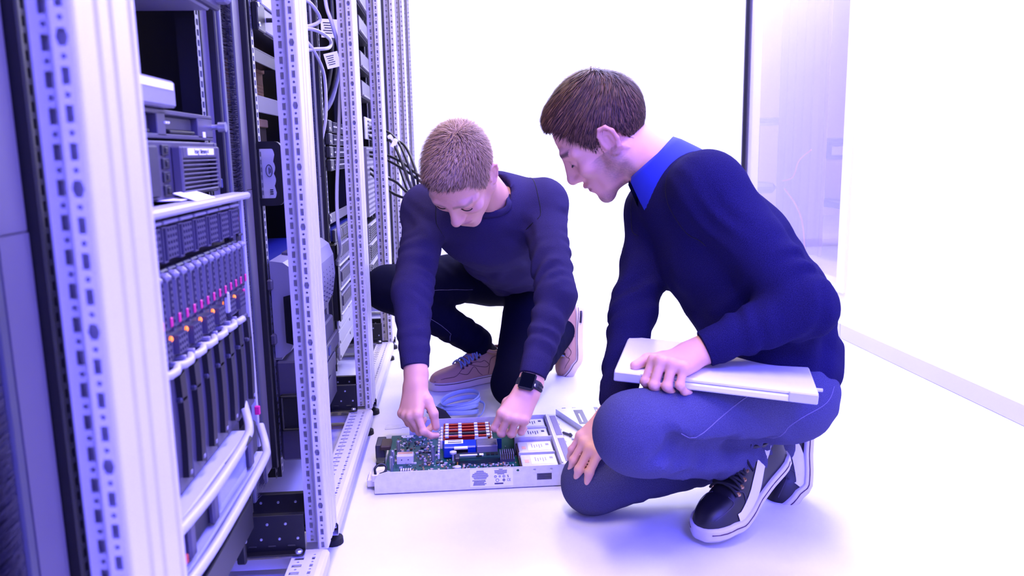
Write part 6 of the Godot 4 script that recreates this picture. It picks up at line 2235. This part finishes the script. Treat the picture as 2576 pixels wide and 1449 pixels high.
func man_fair() -> void:
	var t := thing("person", "man in a navy crew-neck sweater kneeling beside the racks, both hands in the opened server", "person", Vector3.ZERO)
	# joints
	var lh := v3(0.514, 0.355, -2.631)
	var rh := v3(0.36, 0.352, -2.69)
	var lk := v3(0.41, 0.068, -2.33)
	var rk := v3(0.034, 0.354, -2.443)
	var la := v3(0.607, 0.147, -2.692)
	var ra := v3(0.322, 0.105, -2.625)
	var ls := v3(0.492, 0.615, -2.23)
	var rs := v3(0.172, 0.607, -2.21)
	var le := v3(0.505, 0.385, -2.05)
	var re := v3(0.13, 0.404, -2.07)
	var lw := v3(0.414, 0.176, -1.908)
	var rw := v3(0.137, 0.2, -1.93)
	var hx := Transform3D(Basis(v3(0.916, -0.069, 0.395), v3(-0.326, 0.446, 0.834), v3(-0.234, -0.892, 0.386)).orthonormalized(), v3(0.264, 0.703, -1.998))
	var nb := v3(0.345, 0.63, -2.19)
	var k := {"skin": Color(0.72, 0.37, 0.25), "lips": Color(0.52, 0.22, 0.2), "flush": Color(0.6, 0.27, 0.22), "lash": Color(0.16, 0.09, 0.07), "brow": Color(0.3, 0.19, 0.12), "brow_weight": 0.7, "stubble": 0.0, "beard": Color(0.3, 0.2, 0.15),
		"hair": Color(0.24, 0.14, 0.085), "hair_tip": Color(0.6, 0.4, 0.24), "hair_r": Vector3(0.0805, 0.092, 0.1035), "hair_extra": [[Vector3(0, 0.094, 0.03), Vector3(0.05, 0.028, 0.046)]], "crown": Vector3(0.01, 0.12, -0.06), "locks": 22000, "lock_len": 0.022, "comb": Vector3(-0.35, 0.2, 0.8), "mess": 0.45, "lift": 0.009, "curl": false, "line": 0.013, "fringe": 0.5, "seed": 4}
	# skin: head and neck, hands, and the slim body under the clothes
	var b := Bag.new()
	var f := Field.new(Vector3(-0.1, -0.2, -0.2), Vector3(0.1, 0.13, 0.13), 0.0027)
	head_field(f, hx.affine_inverse() * nb, k)
	f.net(b, hx, skin_paint.bind(k))
	var plain := func(_p: Vector3) -> Color: return k.skin
	var yz := ortho(v3(-0.18, -0.76, 0.62), v3(-0.62, 0.5, 0.6))
	var Y: Vector3 = yz[0]
	var Z: Vector3 = yz[1]
	f = Field.new(v3(0.05, 0.03, -2.05), v3(0.26, 0.32, -1.76), 0.003)
	hand_field(f, rw, Y.cross(Z), Y, Z, rw.lerp(re, 0.45), [[38, 48, 26, 6], [58, 58, 30, 2], [64, 62, 30, -2], [66, 60, 30, -5]], [Vector3(0.037, -0.014, 0.046), Vector3(0.049, -0.032, 0.075), Vector3(0.043, -0.054, 0.1)])
	f.net(b, Transform3D.IDENTITY, plain)
	yz = ortho(v3(-0.5, -0.6, 0.6), v3(0.1, 0.75, 0.6))
	Y = yz[0]
	Z = yz[1]
	var YL := Y
	f = Field.new(v3(0.27, 0.03, -2.05), v3(0.52, 0.3, -1.76), 0.003)
	hand_field(f, lw, Z.cross(Y), Y, Z, lw.lerp(le, 0.45), [[48, 62, 30, 3], [52, 62, 30, 1], [54, 62, 30, -2], [58, 60, 30, -5]], [Vector3(0.032, -0.02, 0.045), Vector3(0.034, -0.036, 0.07), Vector3(0.022, -0.05, 0.09)])
	f.net(b, Transform3D.IDENTITY, plain)
	f = Field.new(v3(-0.02, 0.02, -2.78), v3(0.66, 0.72, -1.98), 0.02)
	f.cone(v3(0.44, 0.38, -2.62), v3(0.345, 0.57, -2.27), 0.1, 0.09, 0.03)
	f.cone(v3(0.345, 0.57, -2.27), nb, 0.09, 0.05, 0.03)
	for e in [[nb, ls, 0.045, 0.045], [nb, rs, 0.045, 0.045], [ls, le, 0.04, 0.035], [le, lw.lerp(le, 0.4), 0.034, 0.03], [rs, re, 0.04, 0.035], [re, rw.lerp(re, 0.4), 0.034, 0.03], [lh, lk, 0.06, 0.045], [lk, la, 0.045, 0.032], [rh, rk, 0.06, 0.045], [rk, ra, 0.045, 0.032], [lh, rh, 0.08, 0.08]]:
		f.cone(e[0], e[1], e[2], e[3], 0.02)
	f.net(b, Transform3D.IDENTITY, plain)
	put(t, "body", b.mesh(), M.skin)
	var hm := put(t, "hair", hair_bag(k, hx).mesh(), M.hair)
	lashes(t, hx)
	hm.set_meta("label", "short tousled dark-blond hair")
	# sweater
	var sa := (ls - rs).normalized()
	var ha := (lh - rh).normalized()
	f = Field.new(v3(0.03, 0.18, -2.8), v3(0.68, 0.76, -1.9), 0.008)
	var p0 := v3(0.462, 0.395, -2.61)
	var p1 := v3(0.41, 0.48, -2.44)
	var p2 := v3(0.35, 0.555, -2.28)
	var p3 := v3(0.345, 0.6, -2.22)
	var drape := [[v3(60, 70, 40), 0.0065, 0.3, 0.6, 0.5], [v3(-50, 85, 20), 0.0055, 1.0, 0.3, 0.4]]
	f.cone(p0, p1, 0.128, 0.122, 0.02, ha, 1.22, drape)
	f.cone(p1, p2, 0.122, 0.116, 0.04, sa, 1.25, drape)
	f.cone(p2, p3, 0.116, 0.085, 0.04, sa, 1.3)
	for s in [ls, rs]:
		f.cone(p3 + v3(0, 0.01, 0), s, 0.075, 0.062, 0.04)
		f.cone(p2, s, 0.09, 0.06, 0.04)
	f.cone(v3(0.37, 0.645, -2.22), v3(0.42, 0.62, -2.3), 0.055, 0.07, 0.04)
	for e in [[ls, le, lw], [rs, re, rw]]:
		var ax: Vector3 = (e[1] - e[0]).normalized()
		var bx_: Vector3 = (e[2] - e[1]).normalized()
		var q: Vector3 = (ax + v3(0.35, 0.0, 0.35)).normalized()
		f.cone(e[0], e[1], 0.06, 0.052, 0.03, Vector3.ZERO, 1.0, [[q * 170.0, 0.0055, 0.5, 0.75, 0.3], [v3(60, 110, 80), 0.0045, 0.0, 0.2, 0.25]])
		f.cone(e[1], e[2].lerp(e[1], 0.3), 0.052, 0.0385, 0.02, Vector3.ZERO, 1.0, [[(bx_ + v3(-0.3, 0.1, 0.3)).normalized() * 160.0, 0.005, 1.2, 0.2, 0.35], [bx_ * 130.0, 0.004, 0.0, 0.75, 0.3]])
	f.carve(nb + v3(-0.012, 0.024, 0.024), nb + v3(-0.045, 0.09, 0.1), 0.066, 0.075, 0.006)
	b = Bag.new()
	f.net(b)
	put(t, "sweater", b.mesh(), M.sweater_navy)
	armholes(t, f, p3, [ls, rs])
	cuff(t, "sleeve_cuff", le.lerp(lw, 0.64), le.lerp(lw, 0.86), 0.0385, 0.0345, M.sweater_navy)
	cuff(t, "sleeve_cuff", re.lerp(rw, 0.62), re.lerp(rw, 0.84), 0.0385, 0.0345, M.sweater_navy)
	# ribbed neckband
	var ax2 := v3(-0.33, 0.66, 0.67).normalized()
	var nu := ax2.cross(sa).normalized()
	var band := Sh.new()
	var pts := []
	for i in 40:
		var a := TAU * i / 40.0
		pts.append(f.snap(nb + v3(-0.006, 0.014, 0.016) + sa * cos(a) * 0.07 + nu * sin(a) * 0.068, 0.001))
	band.tube(PackedVector3Array(pts), 0.011, 8, true, false, 0.6, ax2)
	put(t, "neckband", band.mesh(), M.sweater_navy)
	put(t, "chest_mark", bx(v3(0.392, 0.548, -2.155), v3(0.009, 0.003, 0.004), 0.001), M.stitch_dark)
	# jeans
	f = Field.new(v3(-0.06, 0.0, -2.82), v3(0.72, 0.5, -2.22), 0.009)
	f.cone(lh, rh, 0.108, 0.108, 0.03)
	f.cone(v3(0.455, 0.4, -2.63), v3(0.44, 0.38, -2.64), 0.12, 0.12, 0.03, ha, 1.2)
	f.cone(lh, lk, 0.094, 0.066, 0.035, Vector3.ZERO, 1.0, [[v3(70, 130, 40), 0.003, 0.0, 0.15, 0.3]])
	f.cone(lk, la, 0.066, 0.05, 0.025, Vector3.ZERO, 1.0, [[v3(120, 40, -90), 0.003, 0.0, 0.3, 0.4]])
	f.cone(rh, rk, 0.094, 0.067, 0.035, Vector3.ZERO, 1.0, [[v3(110, 90, -60), 0.0035, 0.6, 0.25, 0.35]])
	f.cone(rk, ra + v3(-0.012, 0.03, 0.01), 0.067, 0.05, 0.025, Vector3.ZERO, 1.0, [[v3(90, -80, -60), 0.003, 0.2, 0.8, 0.35], [v3(60, 120, 0), 0.003, 0.5, 0.1, 0.2]])
	b = Bag.new()
	f.net(b)
	put(t, "jeans", b.mesh(), M.denim_dark)
	for e in [[rh.lerp(rk, 0.25) + v3(0.02, -0.03, 0.088), rk + v3(0.06, -0.01, 0.062)], [rk + v3(0.07, -0.06, 0.055), ra + v3(-0.09, 0.085, 0.06)]]:
		var h := Sh.new()
		h.tube(f.lay(spline([e[0], (e[0] + e[1]) * 0.5 + v3(0, 0.004, 0.003), e[1]], 8)), 0.0008, 5)
		put(t, "seam", h.mesh(), M.stitch)
	put(t, "sock", bx(v3(0.352, 0.098, -2.645), v3(0.05, 0.05, 0.06), 0.02), M.stitch_dark)
	# shoes
	var s := make_shoe(t, 0.288, 0.0, M.suede_tan, M.sole_cream, M.lace_blue, 0, 1.0)
	aim(s, v3(0.41, 0.0, -2.65), v3(0.152, 0.0, -2.522), Vector3.UP)
	s = make_shoe(t, 0.27, 0.5, M.suede_tan, M.sole_cream, M.lace_blue, 0, 1.0)
	aim(s, v3(0.672, 0.225, -2.722), v3(0.648, -0.01, -2.66), v3(-0.92, 0.2, 0.3))
	# wristwatch on his left wrist
	var d := (lw - le).normalized()
	var wc := lw - d * 0.012
	var wt := thing("wristwatch", "square black wristwatch with a pierced strap on the kneeling man's wrist", "watch", wc)
	var face := (YL + v3(-0.25, 0.0, 0.15)).normalized()
	face = (face - d * face.dot(d)).normalized()
	wt.basis = Basis(d.cross(face).normalized() * -1.0, face, d).orthonormalized() if d.cross(face).dot(d) > 2.0 else Basis(face.cross(d).normalized(), face, d)
	put(wt, "case", bx(v3(0, 0.0325, 0), v3(0.04, 0.011, 0.045), 0.005), M.case_dark)
	put(wt, "screen", bx(v3(0, 0.0385, 0), v3(0.034, 0.002, 0.039), 0.001), M.watch_glass)
	put(wt, "crown", bx(v3(0.0215, 0.033, 0.006), v3(0.004, 0.006, 0.007), 0.001), M.steel)
	var h := Sh.new()
	pts = []
	for i in 28:
		var a := TAU * i / 28.0
		pts.append(v3(0.0325 * sin(a), 0.0285 * cos(a), 0))
	h.tube(PackedVector3Array(pts), 0.0115, 8, true, false, 0.18, v3(0, 0, 1))
	put(wt, "strap", h.mesh(), M.strap)
	for i in 6:
		for j in 2:
			var a := 0.95 + 0.16 * i
			h = Sh.new()
			var o := v3(0.0345 * sin(a), 0.0305 * cos(a), -0.0045 + 0.009 * j)
			h.lathe(o, v3(sin(a), cos(a), 0), [Vector2(0.0026, 0.0), Vector2(0.0024, 0.0008), Vector2(0.0016, 0.0008), Vector2(0.0014, 0.0), Vector2(0, 0.0)], 8)
			put(wt, "strap_hole", h.mesh(), M.strap)

func man_dark() -> void:
	var t := thing("person", "bearded man in a dark heather sweater and blue collar squatting with a closed laptop", "person", Vector3.ZERO)
	var lh := v3(0.915, 0.262, -1.54)
	var rh := v3(0.905, 0.255, -1.69)
	var lk := v3(0.562, 0.253, -1.375)
	var rk := v3(0.522, 0.066, -1.59)
	var la := v3(0.865, 0.115, -1.56)
	var ra := v3(0.93, 0.11, -1.64)
	var ls := v3(0.75, 0.682, -1.575)
	var rs := v3(0.712, 0.62, -1.83)
	var le := v3(0.9, 0.463, -1.44)
	var re := v3(0.635, 0.405, -1.72)
	var lw := v3(0.69, 0.376, -1.45)
	var rw := v3(0.567, 0.208, -1.602)
	var hx := Transform3D(Basis(v3(-0.162, -0.219, 0.962), v3(-0.662, 0.747, 0.058), v3(-0.732, -0.627, -0.267)).orthonormalized().scaled(Vector3.ONE * 1.03), v3(0.573, 0.793, -1.77))
	var nb := v3(0.7, 0.71, -1.722)
	var k := {"skin": Color(0.72, 0.37, 0.25), "lips": Color(0.5, 0.23, 0.21), "flush": Color(0.6, 0.27, 0.22), "lash": Color(0.05, 0.03, 0.03), "brow": Color(0.09, 0.05, 0.035), "brow_weight": 0.92, "stubble": 0.7, "beard": Color(0.2, 0.12, 0.08),
		"hair": Color(0.032, 0.016, 0.014), "hair_tip": Color(0.34, 0.17, 0.07), "hair_r": Vector3(0.081, 0.0945, 0.1045), "hair_extra": [[Vector3(0, 0.092, 0.036), Vector3(0.052, 0.03, 0.046)], [Vector3(0, 0.105, -0.015), Vector3(0.052, 0.03, 0.06)]], "crown": Vector3(0.0, 0.13, -0.07), "locks": 22000, "lock_len": 0.034, "comb": Vector3(0.0, 0.05, 1.0), "mess": 0.14, "lift": 0.0032, "curl": true, "line": 0.004, "fringe": 0.55, "seed": 11}
	var b := Bag.new()
	var f := Field.new(Vector3(-0.1, -0.22, -0.2), Vector3(0.1, 0.13, 0.13), 0.0027)
	head_field(f, hx.affine_inverse() * nb, k)
	f.net(b, hx, skin_paint.bind(k))
	var plain := func(_p: Vector3) -> Color: return k.skin
	var yz := ortho(v3(-0.69, -0.6, 0.41), v3(-0.3, 0.75, 0.6))
	var Y: Vector3 = yz[0]
	var Z: Vector3 = yz[1]
	f = Field.new(v3(0.4, 0.03, -1.7), v3(0.66, 0.32, -1.46), 0.003)
	hand_field(f, rw, Y.cross(Z), Y, Z, rw.lerp(re, 0.45), [[20, 30, 16, 6], [24, 30, 16, 2], [26, 32, 16, -3], [30, 32, 16, -8]], [Vector3(0.037, -0.016, 0.045), Vector3(0.052, -0.032, 0.07), Vector3(0.056, -0.05, 0.096)])
	f.net(b, Transform3D.IDENTITY, plain)
	yz = ortho(v3(-0.75, -0.02, 0.66), v3(0.0, 1.0, 0.05))
	Y = yz[0]
	Z = yz[1]
	f = Field.new(v3(0.5, 0.27, -1.54), v3(0.84, 0.46, -1.32), 0.003)
	hand_field(f, lw, Z.cross(Y), Y, Z, lw.lerp(le, 0.4), [[62, 62, 26, 4], [64, 66, 28, 1], [66, 68, 28, -2], [66, 66, 28, -5]], [Vector3(0.036, -0.006, 0.045), Vector3(0.054, -0.006, 0.072), Vector3(0.062, -0.014, 0.1)])
	f.net(b, Transform3D.IDENTITY, plain)
	f = Field.new(v3(0.44, 0.0, -1.9), v3(1.08, 0.76, -1.28), 0.02)
	f.cone(v3(0.935, 0.33, -1.62), v3(0.78, 0.58, -1.68), 0.1, 0.09, 0.03)
	f.cone(v3(0.78, 0.58, -1.68), nb, 0.09, 0.05, 0.03)
	for e in [[nb, ls, 0.045, 0.045], [nb, rs, 0.045, 0.045], [ls, le, 0.04, 0.035], [le, lw.lerp(le, 0.4), 0.034, 0.03], [rs, re, 0.04, 0.035], [re, rw.lerp(re, 0.4), 0.034, 0.03], [lh, lk, 0.045, 0.03], [lk, la, 0.026, 0.024], [rh, rk, 0.06, 0.04], [rk, ra, 0.04, 0.032], [lh, rh, 0.08, 0.08]]:
		f.cone(e[0], e[1], e[2], e[3], 0.02)
	f.net(b, Transform3D.IDENTITY, plain)
	put(t, "body", b.mesh(), M.skin)
	var hm := put(t, "hair", hair_bag(k, hx).mesh(), M.hair)
	lashes(t, hx)
	hm.set_meta("label", "short brown hair combed forward")
	# sweater
	var sa := (ls - rs).normalized()
	f = Field.new(v3(0.5, 0.16, -1.98), v3(1.16, 0.78, -1.33), 0.008)
	var p0 := v3(0.922, 0.315, -1.615)
	var p1 := v3(0.885, 0.43, -1.63)
	var p2 := v3(0.82, 0.54, -1.67)
	var p3 := v3(0.75, 0.648, -1.7)
	var drape := [[v3(50, 60, 45), 0.007, 0.3, 0.6, 0.6], [v3(70, -55, 30), 0.006, 1.0, 0.4, 0.5]]
	f.cone(p0, p1, 0.132, 0.126, 0.02, v3(0, 0, 1), 1.18, drape)
	f.cone(p1, p2, 0.126, 0.122, 0.05, sa, 1.2, drape)
	f.cone(p2, p3, 0.122, 0.098, 0.05, sa, 1.3)
	for s in [ls, rs]:
		f.cone(p3 + v3(0, 0.01, 0), s, 0.08, 0.064, 0.04)
		f.cone(p2, s, 0.09, 0.06, 0.04)
	for e in [[ls, le, lw, 0.066, 0.058, 0.22], [rs, re, rw, 0.06, 0.05, 0.16]]:
		var ax: Vector3 = (e[1] - e[0]).normalized()
		var bx_: Vector3 = (e[2] - e[1]).normalized()
		var q: Vector3 = (ax + v3(0.5, 0.0, 0.4)).normalized()
		f.cone(e[0], e[1], e[3], e[4], 0.03, Vector3.ZERO, 1.0, [[q * 130.0, 0.0065, 0.5, 0.85, 0.3], [v3(70, 90, 60), 0.005, 0.0, 0.2, 0.25]])
		f.cone(e[1], e[2].lerp(e[1], e[5]), e[4], 0.038, 0.02, Vector3.ZERO, 1.0, [[(bx_ + v3(0.2, 0.5, 0.3)).normalized() * 140.0, 0.0065, 1.2, 0.15, 0.3], [bx_ * 140.0 + v3(0, 40, 0), 0.0045, 0.0, 0.75, 0.3]])
	f.carve(nb + v3(-0.03, 0.035, 0.0), nb + v3(-0.07, 0.08, -0.02), 0.056, 0.06, 0.01)
	b = Bag.new()
	f.net(b)
	put(t, "sweater", b.mesh(), M.sweater_heather)
	armholes(t, f, p3, [ls, rs])
	cuff(t, "sleeve_cuff", le.lerp(lw, 0.72), le.lerp(lw, 0.9), 0.037, 0.0345, M.sweater_heather)
	# shirt collar: stand and folded flap with two points in front
	var ax3 := v3(-0.62, 0.75, -0.2).normalized()
	var fr := v3(-0.75, -0.6, 0.1)
	fr = (fr - ax3 * fr.dot(ax3)).normalized()
	var sd := ax3.cross(fr).normalized()
	var rings := []
	var prof := [[0.058, 0.0], [0.061, 0.03], [0.065, 0.038], [0.074, 0.03], [0.088, -0.004], [0.1, -0.036]]
	for q in prof.size() * 2:
		var i: int = q if q < prof.size() else prof.size() * 2 - 1 - q
		var ring := PackedVector3Array()
		for j in 41:
			var a := lerpf(0.22, TAU - 0.22, j / 40.0)
			var point := pow(maxf(0.0, cos(a)), 3.0)
			var y: float = prof[i][1]
			if i >= 4:
				y -= 0.03 * point * (1.0 if i == 5 else 0.4)
			if i == 2 or i == 1:
				y += 0.008 * maxf(0.0, -cos(a))
			var r: float = prof[i][0] + (0.0 if q < prof.size() else -0.0025)
			ring.append(nb + ax3 * y + (fr * cos(a) + sd * sin(a)) * r)
		rings.append(ring)
	b = Bag.new()
	b.loft(rings, false, false, false)
	put(t, "shirt_collar", b.mesh(), M.shirt_blue)
	# jeans
	f = Field.new(v3(0.43, 0.0, -1.86), v3(1.12, 0.46, -1.26), 0.0085)
	f.cone(lh, rh, 0.1, 0.1, 0.03)
	f.cone(lh, lk, 0.086, 0.073, 0.04, Vector3.ZERO, 1.0, [[v3(60, 120, -60), 0.004, 0.5, 0.1, 0.3], [v3(95, 60, 30), 0.003, 0.2, 0.75, 0.25]])
	var calf := la + v3(-0.02, 0.012, 0.0)
	f.cone(lk + v3(0.01, -0.014, 0.0), calf, 0.066, 0.056, 0.01, Vector3.ZERO, 1.0, [[v3(70, 100, 60), 0.007, 0.3, 0.3, 0.28], [v3(130, 20, -60), 0.0065, 0.3, 0.85, 0.25]])
	f.cone(lk, lk + v3(0.03, -0.01, 0.0), 0.073, 0.07, 0.02)
	# deep crease where thigh and calf meet, with smaller ones running out of it
	var crook := [v3(0.585, 0.25, -1.3), v3(0.627, 0.23, -1.337), v3(0.696, 0.207, -1.369), v3(0.775, 0.18, -1.42), v3(0.83, 0.17, -1.45)]
	for i in 4:
		f.carve(f.snap(crook[i], 0.003), f.snap(crook[i + 1], 0.003), [0.006, 0.013, 0.017, 0.02][i], [0.013, 0.017, 0.02, 0.02][i], 0.03)
	for e in [[v3(0.62, 0.235, -1.33), v3(0.57, 0.215, -1.29)], [v3(0.63, 0.235, -1.335), v3(0.6, 0.275, -1.31)], [v3(0.66, 0.22, -1.35), v3(0.625, 0.185, -1.33)], [v3(0.7, 0.205, -1.37), v3(0.67, 0.165, -1.36)], [v3(0.74, 0.195, -1.39), v3(0.735, 0.15, -1.39)]]:
		f.carve(f.snap(e[0], 0.003), f.snap(e[1], 0.006), 0.011, 0.006, 0.022)
	b = Bag.new()
	f.cone(rh, rk, 0.09, 0.062, 0.03)
	f.cone(rk, ra, 0.062, 0.05, 0.03, Vector3.ZERO, 1.0, [[v3(120, 60, -60), 0.003, 0.3, 0.4, 0.4]])
	f.net(b)
	put(t, "jeans", b.mesh(), M.denim_blue)
	for e in [[lk + v3(0.075, -0.02, 0.068), v3(0.74, 0.285, -1.39), lh + v3(-0.05, 0.055, 0.085)], [v3(0.845, 0.205, -1.475), v3(0.88, 0.24, -1.45), v3(0.955, 0.27, -1.44), v3(0.985, 0.3, -1.455)]]:
		var h := Sh.new()
		h.tube(f.lay(spline(e, 8)), 0.0009, 5)
		put(t, "seam", h.mesh(), M.stitch)
	# shoes
	var s := make_shoe(t, 0.292, 0.3, M.leather_black, M.sole_white, M.lace_black, 1, 1.0)
	aim(s, v3(0.925, 0.1, -1.585), v3(0.705, -0.012, -1.42), v3(-0.15, 0.95, 0.1))
	s = make_shoe(t, 0.28, 0.6, M.leather_black, M.sole_white, M.lace_black, 1, 1.0)
	aim(s, v3(1.035, 0.2, -1.7), v3(0.985, -0.01, -1.625), v3(-0.9, 0.15, 0.25))
	laptop()

func laptop() -> void:
	var fr := v3(0.843, 0.32, -1.326)
	var fl := v3(0.502, 0.345, -1.439)
	var br := v3(0.983, 0.321, -1.534)
	var x := (fr - fl).normalized()
	var z := (fr - br).normalized()
	var y := z.cross(x).normalized()
	z = x.cross(y)
	var t := thing("laptop", "closed silver laptop resting on the squatting man's thigh", "laptop", (fl + br) * 0.5)
	t.basis = Basis(x, y, z)
	put(t, "base", bx(v3(0, 0.0, 0), v3(0.36, 0.013, 0.25), 0.003), M.laptop_silver)
	put(t, "lid", bx(v3(0, 0.0115, -0.001), v3(0.36, 0.009, 0.249), 0.003), M.laptop_silver)
	for s in [-1.0, 1.0]:
		put(t, "hinge_cap", bx(v3(s * 0.155, 0.004, 0.1245), v3(0.05, 0.019, 0.006), 0.002), M.laptop_grey)
	put(t, "port", bx(v3(0.1805, 0.0, 0.02), v3(0.002, 0.005, 0.03)), M.case_dark)
	put(t, "port", bx(v3(0.1805, 0.0, -0.04), v3(0.002, 0.005, 0.02)), M.case_dark)
	var h := Sh.new()
	h.rod(v3(0.178, 0.0, 0.055), v3(0.196, -0.001, 0.05), 0.0035, 8)
	put(t, "pen_end", h.mesh(), M.laptop_grey)
